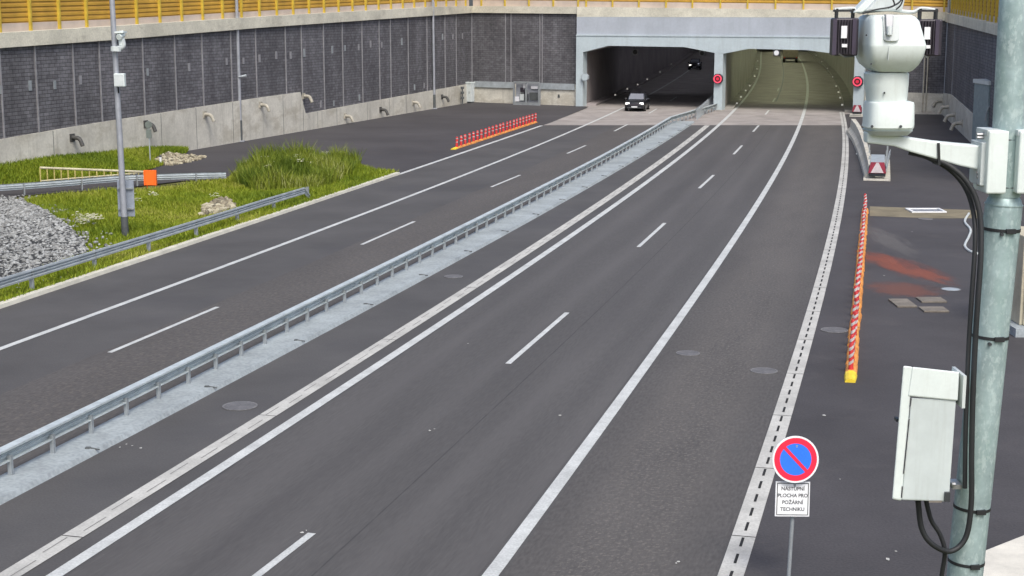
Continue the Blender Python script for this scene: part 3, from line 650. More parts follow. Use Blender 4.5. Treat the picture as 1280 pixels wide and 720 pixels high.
# ------------------------------------------------------------------ round lane signals and disc at the portal
def signal(px, py, r_px, label, lit=True):
    s, h = port(px, py, -.65); rad = r_px*G(px, 137).y/F*1.02; c = Z(Pl+du*s+ou*-.62, h); t = thing('lane_signal', c, label, 'traffic signal')
    def ngon(n, r, d, a0=0): return [c+du*(r*math.cos(a0+2*math.pi*k/n))+Vector((0, 0, r*math.sin(a0+2*math.pi*k/n)))-ou*d for k in range(n)]
    MB().prism(ngon(8, rad*1.2, -.1, math.pi/8), -ou*.28).build('housing', 'lamp_black' if lit else 'galv_light', t)
    if lit:
        ring = MB(); A, B = ngon(20, rad*.95, .19), ngon(20, rad*.68, .19)
        for k in range(20): ring.quad(A[k], A[(k+1) % 20], B[(k+1) % 20], B[k])
        ring.build('light_ring', 'led_red', t); MB().prism(ngon(16, rad*.36, .18), -ou*.02).build('light_centre', 'led_dim', t); MB().prism(ngon(20, rad*.67, .18), -ou*.006).build('face', mat('signal_face', (.06, .01, .015), .6), t)
    else: MB().prism(ngon(20, rad*.95, .18), -ou*.02).build('face', 'portal_paint', t)
    return t
signal(897.5, 98.5, 5.4, 'round red lit lane signal on the pillar between the tunnel mouths')
signal(1072, 102, 5.6, 'round red lit lane signal on the right portal pillar behind the camera housing')
signal(731.5, 96.5, 4.2, 'round pale grey unlit disc on the left portal pillar', False)
def ceiling_box(px, py, wpx, hpx, dep, label, m='dark_metal', lens=None):
    s, h = port(px, py, dep); sc = (Pl+du*s+ou*dep).y/F; c = Z(Pl+du*s+ou*dep, h); t = thing('ceiling_signal', c, label, 'lane sign')
    MB().box(c, wpx*sc/2, .12, hpx*sc/2, (du, ou, Vector((0, 0, 1)))).build('housing', m, t); MB().tube([c+Vector((0, 0, hpx*sc/2)), c+Vector((0, 0, hpx*sc/2+.9))], .04, 6).build('hanger', 'galv', t)
    if lens:
        n_ = 16; r = min(wpx, hpx)*sc*.42; MB().prism([c+du*(r*math.cos(2*math.pi*k/n_))+Vector((0, 0, r*math.sin(2*math.pi*k/n_)))-ou*.12 for k in range(n_)], -ou*.03).build('lens', lens, t)
ceiling_box(971, 66, 8, 7.5, -.3, 'white faced round lane sign hanging under the right tunnel ceiling', 'dark_metal', 'white_sign')
ceiling_box(794.5, 65, 8, 7, 10, 'grey unlit lane sign hanging in the middle of the left tunnel mouth', 'pole_grey', 'dark_metal')
ceiling_box(878, 66.5, 7, 6, 10, 'grey unlit lane sign hanging at the right of the left tunnel mouth', 'pole_grey', 'dark_metal')

# ------------------------------------------------------------------ meter niche and white cabinet on the back wall
q = G(662, 131); t = thing('meter_cage', Z(q, 0), 'grey open metal cage of electrical boxes against the back wall', 'switchgear')
ax = (db, outB, Vector((0, 0, 1))); sc = q.y/F; W_, H_ = 36*sc/2, 28*sc
c0 = Z(q, 0)-outB*.6; mb = MB()
for sx in (-1, -.02, 1): mb.box(c0+db*W_*sx+Vector((0, 0, H_/2)), .07, .07, H_/2, ax)
mb.box(c0+Vector((0, 0, H_)), W_, .08, .07, ax); mb.box(c0+Vector((0, 0, .12)), W_, .08, .12, ax); mb.build('frame', 'galv', t)
MB().box(c0+outB*.35+Vector((0, 0, H_/2)), W_-.05, .05, H_/2-.02, ax).build('back_plate', 'pole_grey', t)
for bx, bz, bw, bh, m in [(-.35, .62, .28, .3, 'lamp_black'), (-.18, .82, .18, .3, 'sticker'), (.6, .78, .4, .12, 'sticker'), (-.85, .25, .2, .22, 'sticker'), (-.42, .38, .22, .4, 'white_grey'), (.5, .4, .45, .35, 'pole_dark'), (-.1, .35, .2, .3, 'dark_metal')]:
    MB().box(c0+outB*.22+db*W_*bx+Vector((0, 0, H_*bz)), bw, .08, bh, ax).build('equipment_box', m, t, bevel=.01)
q = G(588.5, 128.5); t = thing('utility_cabinet', Z(q, 0), 'tall white utility cabinet in the corner of left and back walls', 'cabinet'); sc = q.y/F
c0 = Z(q, 0)-outB*.3
MB().box(c0+Vector((0, 0, 13.2*sc)), 5.6*sc, .3, 11.6*sc, ax).build('body', 'white_grey', t, bevel=.03); MB().box(c0+Vector((0, 0, 25.2*sc)), 6*sc, .36, .05, ax).build('roof_plate', 'white_paint', t)
for sx in (-1, 0, 1): MB().box(c0+db*4.4*sc*sx+Vector((0, 0, .06)), .08, .2, .06, ax).build('foot', 'pole_dark', t)
MB().box(c0-outB*.31+db*.2+Vector((0, 0, 13*sc)), .02, .01, .12, ax).build('handle', 'dark_metal', t)
q = G(578, 130.5); t = thing('valve_stand', Z(q, 0), 'thin dark valve stand beside the tall white utility cabinet', 'valve')
MB().tube([Z(q, 0), Z(q, 1.5)], .06, 8).build('stem', 'pole_dark', t)
for z in (.5, 1.0, 1.45): MB().tube([Z(q, z), Z(q, z+.22)], .17, 8).build('valve', 'pole_dark', t, bevel=.02)
q = G(699.5, 131.5); t = thing('hydrant', Z(q, 0), 'small dark hydrant against the back wall near the portal', 'hydrant')
MB().tube([Z(q, 0), Z(q, .1), Z(q, .7), Z(q, .72), Z(q, 1.0), Z(q, 1.1)], [.2, .09, .1, .22, .2, .05], 10).build('body', 'pole_dark', t, smooth=True); MB().tube([Z(q, .8)-db*.3, Z(q, .8)+db*.3], .07, 8).build('nozzle', 'pole_dark', t)
# cable trunk strip along the back wall base
MB().box(Z(cor.lerp(pr, .72)-outB*.16, 1.75), (pr-cor).length*.26, .07, .28, ax).build('cable_duct', 'galv_light', wb)
MB().box(Z(cor.lerp(pr, .22)-outB*.16, 1.75), (pr-cor).length*.19, .07, .28, ax).build('cable_duct', 'galv_light', wb)

# ------------------------------------------------------------------ guardrails
WBEAM = [(-.04, -.155), (0, -.15), (.01, -.09), (-.06, -.06), (-.06, -.04), (.0, 0), (-.06, .04), (-.06, .06), (.01, .09), (0, .15), (-.04, .155), (-.015, .15), (-.005, .09), (-.08, .065), (-.08, .035), (-.03, 0), (-.08, -.035), (-.08, -.065), (-.005, -.09), (-.015, -.15)]
def guardrail(pts, label, post_pitch, side, h=.62, top_rail=False, post_m='galv', beam_m='galv_light', end_turn=False, beam_off=.1, prof_k=1.0):
    """side: +1 beam on the right of the path, -1 on the left"""
    P = [Vector(p) for p in pts]; R = rvec(P); t = thing('guardrail', Z(P[0], 0), label, 'guardrail')
    zz = [h]*len(P)
    if end_turn:
        for k in range(1, 4): zz[-k] = h-.14*(4-k)
    bm_ = MB(); bm_.rings([[p+r*side*(beam_off+a)+Vector((0, 0, z+b)) for a, b in [(a_*prof_k, b_*prof_k) for a_, b_ in WBEAM]] for p, r, z in zip(P, R, zz)]); bm_.build('beam', beam_m, t)
    if top_rail:
        mb = MB(); mb.rings([[p+r*side*(a)+Vector((0, 0, h+b)) for a, b in ((-.05, .11), (.13, .11), (.15, .155), (-.05, .155))] for p, r in zip(P, R)]); mb.build('top_rail', beam_m, t)
        mb = MB(); mb.rings([[p+r*side*(a)+Vector((0, 0, h+b)) for a, b in ((-.02, -.125), (.13, -.125), (.13, -.10), (-.02, -.10))] for p, r in zip(P, R)]); mb.build('lower_rail', beam_m, t)
    d = [0]
    for k in range(len(P)-1): d.append(d[-1]+(P[k+1]-P[k]).length)
    first = None; x = .4
    while x < d[-1]:
        px = Vector((float(np.interp(x, d, [p.x for p in P])), float(np.interp(x, d, [p.y for p in P])), 0)); k = min(range(len(d)), key=lambda i: abs(d[i]-x)); r = R[k]; f_ = Vector((-r.y, r.x, 0))
        if first is None:
            mb = MB(); hp = h+(.11 if top_rail else .12)
            pw = .045 if top_rail else .07; mb.box(Z(px, hp/2), .012, pw, hp/2, (f_, r, Vector((0, 0, 1)))); mb.box(Z(px+r*(pw-.006)+f_*.025, hp/2), .03, .006, hp/2, (f_, r, Vector((0, 0, 1)))); mb.box(Z(px-r*(pw-.006)+f_*.025, hp/2), .03, .006, hp/2, (f_, r, Vector((0, 0, 1))))
            first = mb.build('post', post_m, t); fx = px
        else:
            c = first.copy(); COL.objects.link(c); c.parent = t; c.location = px-fx
        x += post_pitch
    return t
GP = [Vector((XML(y)+.05, y, .12)) for y in np.linspace(12, G(850, 157).y, 60)]+catmull([Z(G(868, 147), .08), Z(G(886, 141.5), .05), Z(G(909, 132), .02)], 4)
guardrail(GP, 'galvanised median guardrail on a pale concrete kerb between the carriageways', 1.52, -1, top_rail=True, h=.40, prof_k=.62, beam_m='rail_pale')
arc = catmull([G(871, 150), G(878, 144), G(885, 137), G(891, 130)], 4)
guardrail(arc, 'short curved guardrail branch at the far end of the median by the central pillar', 1.4, -1, h=.75)
vp = catmull([G(-60, 398), G(0, 378), G(49, 362), G(129, 336), G(261, 293), G(330, 270), G(372, 256.5), G(386, 252)], 5)
guardrail(vp, 'galvanised guardrail on the grass verge beside the left carriageway', 4.0, 1, h=.6, end_turn=True, beam_off=.08)
sv = catmull([G(-60, 249), G(0, 245.5), G(75, 240), G(150, 233.5), G(195, 231.5), G(240, 230), G(283, 229)], 5)
guardrail(sv, 'guardrail along the narrow service lane below the left wall', 3.0, -1, h=.42, beam_off=.06)

# ------------------------------------------------------------------ handrail, orange board, small sign, marker
hr = [G(51, 229), G(100, 225), G(150, 221), G(185, 217.5)]; t = thing('handrail', Z(hr[0], 0), 'pale yellow metal railing with thin balusters by the service lane', 'railing')
hp = catmull(hr, 6); tops = [Z(p, HT(p.x, p.y, float(np.interp(proj(p)[0], [48, 185], [209.5, 215])))) for p in hp]
mb = MB(); mb.tube(tops, .06, 8); mb.build('top_rail', mat('rail_cream', (.60, .56, .38), .6), t); MB().tube([Z(p, .12) for p in hp], .035, 6).build('bottom_rail', 'rail_cream', t)
for k in range(18):
    f_ = k/17*(len(hp)-1); i = min(int(f_), len(hp)-2); a = hp[i].lerp(hp[i+1], f_-i); b = tops[i].lerp(tops[i+1], f_-i); MB().tube([a, b], .035, 6).build('baluster', mat('rail_yellow', (.52, .44, .16), .6) if k == 0 else 'rail_yellow', t)
q = G(188.5, 236); t = thing('barrier_board', Z(q, 0), 'bright orange board standing at the end of the pale railing', 'barrier'); sc = q.y/F
mb = MB(); mb.box(Z(q, 14*sc), 7.2*sc, .05, 9.5*sc); mb.box(Z(q, 14*sc)-Vector((7*sc, 0, 0)), .03, .12, 9.5*sc); mb.box(Z(q, 14*sc)+Vector((7*sc, 0, 0)), .03, .12, 9.5*sc); mb.build('panel', 'orange', t, bevel=.01)
for s in (-1, 1): MB().tube([Z(q, 0)+Vector((s*5*sc, .1, 0)), Z(q, 5*sc)+Vector((s*5*sc, .1, 0))], .03, 6).build('leg', 'orange', t)
q = G(188, 207); t = thing('road_sign', Z(q, 0), 'thin post with small grey round sign and plate seen from behind near the left wall', 'road sign'); sc = q.y/F
MB().tube([Z(q, 0), Z(q, 56*sc)], .035, 8).build('post', 'galv_light', t)
mb = MB(); c = Z(q, 51*sc)-Vector((0, .06, 0)); mb.prism([c+Vector((4.6*sc*math.cos(k*math.pi/10), 0, 4.6*sc*math.sin(k*math.pi/10))) for k in range(20)], (0, .03, 0)); mb.build('sign_disc', mat('sign_green', (.16, .19, .17), .6), t)
MB().box(Z(q, 40*sc)-Vector((0, .05, 0)), 3.4*sc, .02, 5.4*sc).build('sign_plate', 'sign_green', t)
q = G(201, 207); t = thing('marker_post', Z(q, 0), 'short white marker post among pale stones by the service lane', 'marker post'); MB().box(Z(q, .3), .06, .04, .3).build('body', 'white_sign', t, bevel=.015); MB().box(Z(q, .55)-Vector((0, .003, 0)), .065, .042, .05).build('band', 'ink', t)

# ------------------------------------------------------------------ poles on the far left and right
def pole(base, px_top, py_top, r0, r1, name, label, cat, dark_px=None, m='pole_grey'):
    b = G(*base); top = PY(px_top, py_top, b.y); t = thing(name, Z(b, 0), label, cat); hh = top.z; ext = top+(top-Z(b, 0)).normalized()*2.5
    MB().tube([Z(b, 0), top, ext], [r0, r1, r1*.95], 12).build('shaft', m, t, smooth=True)
    MB().box(Z(b, .04), r0*2, r0*2, .04).build('base_plate', m, t)
    if dark_px: MB().tube([Z(b, 0), Z(b, 0).lerp(top, (base[1]-dark_px)/(base[1]-py_top))], r0*1.12, 12).build('dark_sleeve', 'pole_dark', t, smooth=True)
    return t, b, top
t, lb, lt = pole((157, 300), 140, 0, .125, .10, 'camera_pole', 'tall grey camera pole standing in the grass verge', 'pole', 270)
def onp(px, py, dy=0): return PY(px, py, lb.y+dy)
MB().tube([onp(145, 64, -.15), onp(145, 58, -.15)], .2, 12).build('clamp', 'white_grey', t)
s_ = lb.y/F
t = thing('surveillance_camera', onp(150, 62, -.1), 'small white surveillance camera on a bracket of the tall grey camera pole', 'camera')
MB().tube(catmull([onp(143, 61, -.1), onp(150, 60, -.1), onp(154, 57, -.1), onp(153, 50, -.1)], 4), .10, 10).build('bracket_arm', 'white_grey', t, smooth=True)
MB().tube([onp(152, 57, -.1), onp(152, 49, -.1), onp(151.5, 47, -.1)], [.10, .12, .09], 12).build('base', 'white_paint', t, smooth=True)
MB().tube([onp(148.5, 46.5, -.35), onp(152, 43, -.1), onp(153, 42, .15)], [.11, .15, .12], 12).build('housing', 'white_paint', t, smooth=True); MB().box(onp(151, 40.2, -.1), .17, .3, .03).build('sun_shield', 'white_paint', t)
c = onp(150, 100, -.2); t = thing('junction_box', c, 'white box strapped to the tall grey camera pole halfway up', 'box')
MB().box(c, .2, .14, .25).build('housing', 'white_paint', t, bevel=.02); MB().box(c-Vector((0, .146, .0)), .17, .006, .22).build('door', 'white_grey', t); MB().tube([c-Vector((.08, 0, .25)), c-Vector((.1, -.1, .5))], .03, 6).build('cable', 'black_rubber', t)
c = onp(157.5, 248, .35); t = thing('sign_panel', c, 'blue-grey sign panel seen from behind at the foot of the camera pole', 'road sign')
MB().box(c+Vector((0, 0, 0)), 10.5*s_, .02, 23*s_).build('panel', 'sign_back', t, bevel=.01)
for z in (-.4, .4): MB().box(c-Vector((0, .07, -z)), 10*s_, .04, .03).build('rail', 'galv', t)
for bx, tx, lab, dk in [((301, 177), 295.5, 'slim lamp post against the left wall with a small lamp arm', 150), ((543, 136), 541, 'slim dark-footed post against the left wall near the corner', 118), ((1180, 143), 1186.5, 'slim post in the right corner of the walls beyond the apron', 133)]:
    t, b, tp = pole(bx, tx, -2, .12, .11, 'slim_post', lab, 'post', dk)
    if bx[0] == 301: MB().tube([PY(298.5, 96, b.y-.15), PY(308, 94.5, b.y-.15)], [.05, .1], 8).build('lamp_arm', 'galv_light', t)
# right corner kit: twin pipes
mb = MB()
for px in (1155, 1159): 
    q = atR0(px, 90); MB().tube([Z(q-outB2*.15, .2), Z(q-outB2*.15, HT(q.x, q.y, 60))], .06, 8).build('downpipe', 'pipe', wr0)
q = G(1142, 140); t = thing('equipment_rack', Z(q, 0), 'dark equipment rack with white boxes by the right corner wall', 'rack')
MB().box(Z(q, .9), .7, .3, .9).build('frame', 'dark_metal', t, bevel=.02)
for z in (.5, 1.2, 1.6): MB().box(Z(q-Vector((0, .33, 0)), z), .5, .03, .08).build('front_panel', 'white_grey', t)

# right side service booth behind the pole
q = G(1251, 196); t = thing('service_booth', Z(q, 0), 'grey metal service booth with white roof edge behind the big pole', 'booth'); sc = q.y/F
hB = HT(q.x, q.y, 105.5); W_ = 30*sc
mb = MB(); mb.box(Z(q+Vector((W_*.35, 1.5, 0)), hB/2), W_, 1.5, hB/2-.02); mb.build('wall', mat('booth', (.24, .30, .31), .6, .1, var=.08), t)
MB().box(Z(q+Vector((W_*.35, 1.5, 0)), hB+.08), W_+.08, 1.6, .12).build('roof', 'white_grey', t)
mb = MB(); c = Z(q+Vector((.9, -.03, 0)), 2.2)
mb.tube([c+Vector((2.0*math.cos(a), 0, 2.0*math.sin(a))) for a in np.linspace(.3, math.pi, 14)], .04, 6); mb.build('arched_trim', 'galv', t)
# beige block stack at the right edge
q = G(1277, 418); t = thing('concrete_block', Z(q, 0), 'beige ribbed concrete block on a pale footing at the right edge', 'concrete block')
MB().box(Z(q+Vector((1.05, 1.0, 0)), .12), 1.35, 1.4, .12).build('footing', 'median_concrete', t)
hB = HT(q.x, q.y, 296); MB().box(Z(q+Vector((1.15, 1.1, 0)), hB/2+.12), 1.2, 1.0, hB/2-.12).build('body', 'beige_block', t, bevel=.03)
for k in range(6): MB().box(Z(q+Vector((.1+k*.38, .07, 0)), hB/2+.12), .06, .05, hB/2-.15).build('rib', 'beige_block', t)
# pale foundation slab in the lower right corner
mb = MB(); f0 = [G(1224, 690, .35), G(1290, 664, .35), G(1350, 720, .35), G(1270, 790, .35), G(1205, 760, .35)]
mb.prism([Z(p, 0) for p in f0], (0, 0, .35)); o = mb.build('foundation_slab', mat('pale_slab', (.62, .60, .52), .8, var=.1, scale=1.5, fine=.08), bevel=.03); tag(o, 'pale concrete foundation slab in the lower right corner beside the big pole', 'slab')

# ------------------------------------------------------------------ lane separators with flexible posts
def separator(p0, p1, n, label, striped):
    a, b = G(*p0), G(*p1); d = (b-a).normalized(); r = Vector((d.y, -d.x, 0)); L_ = (b-a).length; t = thing('lane_separator', Z(a, 0), label, 'lane separator')
    mb = MB(); x0 = .36
    while x0 < L_-.1:
        x1 = min(x0+1.08, L_-.1); mb.rings([[a+d*x+r*(u+jt)+Vector((0, 0, z)) for u, z in ((-.15, 0), (-.12, .07), (-.05, .11), (.05, .11), (.12, .07), (.15, 0))] for x, jt in ((x0, rng.normal(0, .012)), (x1, rng.normal(0, .012)))]); x0 += 1.12
    mb.build('base', 'sep_orange', t)
    mb = MB(); mb.rings([[a+d*x+r*u*k+Vector((0, 0, z*k)) for u, z in ((-.16, 0), (-.13, .08), (-.05, .12), (.05, .12), (.13, .08), (.16, 0))] for x, k in ((-.45, .8), (0, .95), (.35, 1))]); mb.build('end_ramp', 'sep_yellow', t)
    pr_ = .062 if striped else .085
    for k in range(n):
        c = a+d*(.55+(L_-.8)*k/(n-1)); ln = Vector((rng.normal(0, .03), rng.normal(0, .03), 1))
        mb = MB(); mb.tube([c+ln*z for z in (.1, .18, .72, .76)], [pr_*1.2, pr_, pr_, pr_*.7], 10); o = mb.build('post', 'red', t, smooth=True)
        b2 = MB()
        for z in (.26, .44, .62) if striped else (.40, .63):
            w_ = .085 if striped else .045
            b2.rings([[c+ln*(z+dz+(.05*math.cos(2*math.pi*q_/12) if striped else 0))+Vector((pr_*1.05*math.cos(2*math.pi*q_/12), pr_*1.05*math.sin(2*math.pi*q_/12), 0)) for q_ in range(12)] for dz in (0, w_)], caps=False)
        b2.build('band', 'band_white', o, smooth=True)
separator((568, 186.5), (670, 153), 23, 'row of short red posts on an orange base beside the left lay-by', False)
def sep2():
    separator((1063, 473), (1081.5, 262), 32, 'long row of red and white striped posts on an orange base along the right apron', True)
sep2()

# ------------------------------------------------------------------ crash cushions before the right pillar
def cushion(px, py, wpx, label, full):
    q = G(px, py); sc = q.y/F; W_ = wpx*sc/2; d = Vector((.24, 1, 0)).normalized(); r = Vector((d.y, -d.x, 0)); t = thing('crash_cushion', Z(q, 0), label, 'crash barrier'); ax = (r, d, Vector((0, 0, 1)))
    Ln = 11.0 if full else 2.5
    MB().box(Z(q+d*Ln/2, .05), W_*1.5, Ln/2, .05, ax).build('base_slab', 'wall_concrete', t)
    MB().box(Z(q+d*.35, .5), W_*.95, .3, .28, ax).build('nose', 'dark_metal', t, bevel=.05)
    fr = MB()
    c = Z(q, .62)-d*.02+Vector((0, 0, 0)); hw, hh = W_*1.0, .36
    MB().prism([c+r*-hw+Vector((0, 0, -hh*.6)), c+r*hw+Vector((0, 0, -hh*.6)), c+r*hw*.75+Vector((0, 0, hh)), c-r*hw*.75+Vector((0, 0, hh))], d*.06).build('nose_plate', mat('nose_red', (.30, .035, .06), .5), t)
    MB().prism([c+r*-hw*.72+Vector((0, 0, -hh*.55))-d*.01, c+r*hw*.72+Vector((0, 0, -hh*.55))-d*.01, c+r*hw*.12+Vector((0, 0, hh*.95))-d*.01, c-r*hw*.12+Vector((0, 0, hh*.95))-d*.01], d*.008).build('chevron', mat('chevron_pale', (.60, .54, .54), .5), t)
    if full:
        MB().box(Z(q+d*(Ln*.3), .86), W_*.8, Ln*.2, .03, ax).build('lid', 'galv_light', t)
        for s in (-1, 1):
            mb = MB(); mb.rings([[Z(q+d*(x*Ln)+r*s*(W_*(.95+.55*x)+.02+a), .55+b) for a, b in WBEAM] for x in (.06, .5, 1.0)]); mb.build('side_rail', 'galv_light', t)
            for x in (.3, .62, .95): MB().box(Z(q+d*x*Ln+r*s*W_*(.85+.3*x), .5), .05, .05, .5, ax).build('post', 'galv', t)
cushion(1096, 226, 22, 'crash cushion with red and white nose below the camera housing', True)
cushion(1071, 146, 12, 'small chevron nosed crash cushion at the foot of the right pillar', False)
# concrete wing beside the cushion
wp = catmull([G(1087, 224), G(1083.5, 208), G(1079, 192), G(1073, 177), G(1066, 167)], 5); rw = rvec(wp); wg = MB(); nw = len(wp)
wg.rings([[p+r*a*(1+.8*k/nw)+Vector((0, 0, b*(1+.35*k/nw))) for a, b in ((-.28, 0), (-.26, .2), (-.12, .36), (-.09, .8), (.09, .8), (.12, .36), (.26, .2), (.28, 0))] for k, (p, r) in enumerate(zip(wp, rw))])
o = wg.build('barrier_wing', 'wall_concrete'); tag(o, 'curving concrete wing wall running back from the crash cushion nose', 'barrier')

# ------------------------------------------------------------------ manhole covers, slabs, hose on the apron
for px, py, rpx, lab in [(1188.5, 362, 12.5, 'round manhole cover on the apron nearest the big pole'), (1043, 413, 17, 'large round manhole cover just left of the striped posts'), (955, 464, 17, 'round manhole cover left of the slotted drain channel'), (860, 442, 15, 'worn manhole cover in the shoulder beside the white edge line'), (567, 346, 12, 'faint manhole cover beside the median kerb'), (1157, 274, 9, 'small manhole cover in front of the ochre strip'), (300, 508, 22, 'faint manhole cover by the median in the near right carriageway')]:
    q = G(px, py); r = rpx*((q-CAM).dot(FWD))/F; t = thing('manhole_cover', Z(q, 0), lab, 'manhole cover')
    def cir(rr, z, n=28): return [Z(q, z)+Vector((rr*math.cos(2*math.pi*k/n), rr*math.sin(2*math.pi*k/n), 0)) for k in range(n)]
    mb = MB(); A, B, C = cir(r, .006), cir(r, .020), cir(r*.88, .020); mb.rings([A, B, C, cir(r*.88, .014)], caps=False); mb.build('frame', 'manhole', t)
    MB().prism(cir(r*.86, .006), (0, 0, .013)).build('lid', 'lid_grey' if px != 1188.5 else 'galv_light', t)
for i, (px, py, wd, dp, lab) in enumerate([(1128, 380, 25, 10, 'square brown slab on the apron nearest the striped posts'), (1164, 376, 32, 6, 'long brown slab on the apron, the farther of two side by side'), (1167, 388, 32, 6, 'long brown slab on the apron, the nearer of two side by side')]):
    q = G(px, py); sc = q.y/F; dep = dp*q.y**2/(F*CH)*.95; t = tag(MB().box(Z(q, .03), wd*sc/2, dep/2, .028).build('paving_slab', 'slab', bevel=.01), lab, 'slab')
q = G(1157, 264); t = thing('drain_grate', Z(q, 0), 'white framed drain grate on the ochre strip of the apron', 'drain'); mb = MB()
for sx in (-1, 1): mb.box(Z(q+Vector((sx*.72, 0, 0)), .04), .06, .6, .03); mb.box(Z(q+Vector((0, sx*.55, 0)), .041), .78, .07, .03)
mb.build('frame', 'white_sign', t); MB().box(Z(q, .02), .66, .48, .012).build('grate', 'steel', t)
hs = catmull([Z(G(*p), .04) for p in [(1211, 268), (1206, 278), (1213, 288), (1211, 297), (1206, 308), (1212, 315), (1222, 318)]], 6)
tag(MB().tube(hs, .05, 8).build('hose', 'white_grey', smooth=True), 'white hose lying crumpled on the apron beside the big pole', 'hose')
tag(MB().tube([Z(G(1070, 193), .03), Z(G(1080, 193), .03)], .05, 6).build('plank', 'white_grey'), 'thin white plank lying on the asphalt left of the crash cushion', 'plank')

# ------------------------------------------------------------------ no parking sign
Ys = 23.0
def sg(px, py, dy=0): return PY(px, py, Ys+dy)
bt = sg(983, 790); base = Vector((bt.x, bt.y, 0)); t = thing('parking_sign', base, 'round blue and red no parking sign with white text plate on a thin post', 'road sign')
sc = (sg(1000, 574)-sg(990, 574)).length/10
MB().tube([base, sg(991, 640, .055), sg(995.5, 556, .055)], .032, 12).build('post', 'galv', t, smooth=True)
cN = sg(994.3, 574.2); ux = Vector((1, .12, -.05)).normalized(); uz = Vector((.06, .18, 1)); uz = (uz-ux*uz.dot(ux)).normalized(); nn = uz.cross(ux).normalized()*-1
nn = ux.cross(uz).normalized()
if nn.y > 0: nn = -nn
R_ = 30*sc
def circ(r, d, n=48): return [cN+ux*(r*math.cos(2*math.pi*k/n))+uz*(r*.98*math.sin(2*math.pi*k/n))+nn*d for k in range(n)]
disc = MB().prism(circ(R_, -.012), nn*.02).build('sign_disc', 'white_sign', t)
def ann(r1, r0, d):
    mb = MB(); A, B = circ(r1, d), circ(r0, d)
    for k in range(48): mb.quad(A[k], A[(k+1) % 48], B[(k+1) % 48], B[k])
    return mb
ann(R_*.92, R_*.68, .011).build('red_ring', 'red_sign', disc)
MB().poly(circ(R_*.69, .010)).build('blue_face', 'blue_sign', disc)
bd = (ux-uz).normalized(); bn = (ux+uz).normalized(); cb_ = cN+nn*.013
MB().quad(cb_-bd*R_*.72-bn*R_*.07, cb_+bd*R_*.72-bn*R_*.07, cb_+bd*R_*.72+bn*R_*.07, cb_-bd*R_*.72+bn*R_*.07).build('red_bar', 'red_sign', disc)
cT = sg(990.5, 623.7); hw, hh = 22.3*sc, 22.0*sc
plate = MB().box(cT, hw, .01, hh, (ux, nn, uz)).build('text_plate', 'white_sign', t, bevel=.004)
mb = MB()
for (cx, cz, w_, h_) in [(0, .9, .92, .022), (0, -.9, .92, .022), (-.9, 0, .022, .878), (.9, 0, .022, .878)]: mb.box(cT+ux*hw*cx+uz*hh*cz+nn*.012, hw*w_, .002, hh*h_, (ux, nn, uz))
mb.build('border', 'ink', plate)
def lettering(lines, centre, size, parent, gap):
    for k, tx in enumerate(lines):
        cu = bpy.data.curves.new('lettering', 'FONT'); cu.body = tx; cu.size = size; cu.align_x = 'CENTER'; cu.align_y = 'CENTER'; cu.extrude = .001; cu.offset = .0012
        ob = bpy.data.objects.new('lettering_curve', cu); COL.objects.link(ob)
        dg = bpy.context.evaluated_depsgraph_get(); me = bpy.data.meshes.new_from_object(ob.evaluated_get(dg)); bpy.data.objects.remove(ob)
        me.materials.clear(); me.materials.append(M['ink'])
        Mx = Matrix((ux, uz, nn)).transposed().to_4x4(); c = centre+uz*gap*(1.5-k)+nn*.013-wloc(parent)
        me.transform(Matrix.Translation(c) @ Mx)
        o = bpy.data.objects.new('lettering', me); COL.objects.link(o); o.parent = parent
lettering(['NÁSTUPNÍ', 'PLOCHA PRO', 'POŽÁRNÍ', 'TECHNIKU'], cT, hh*.29, plate, hh*.39)

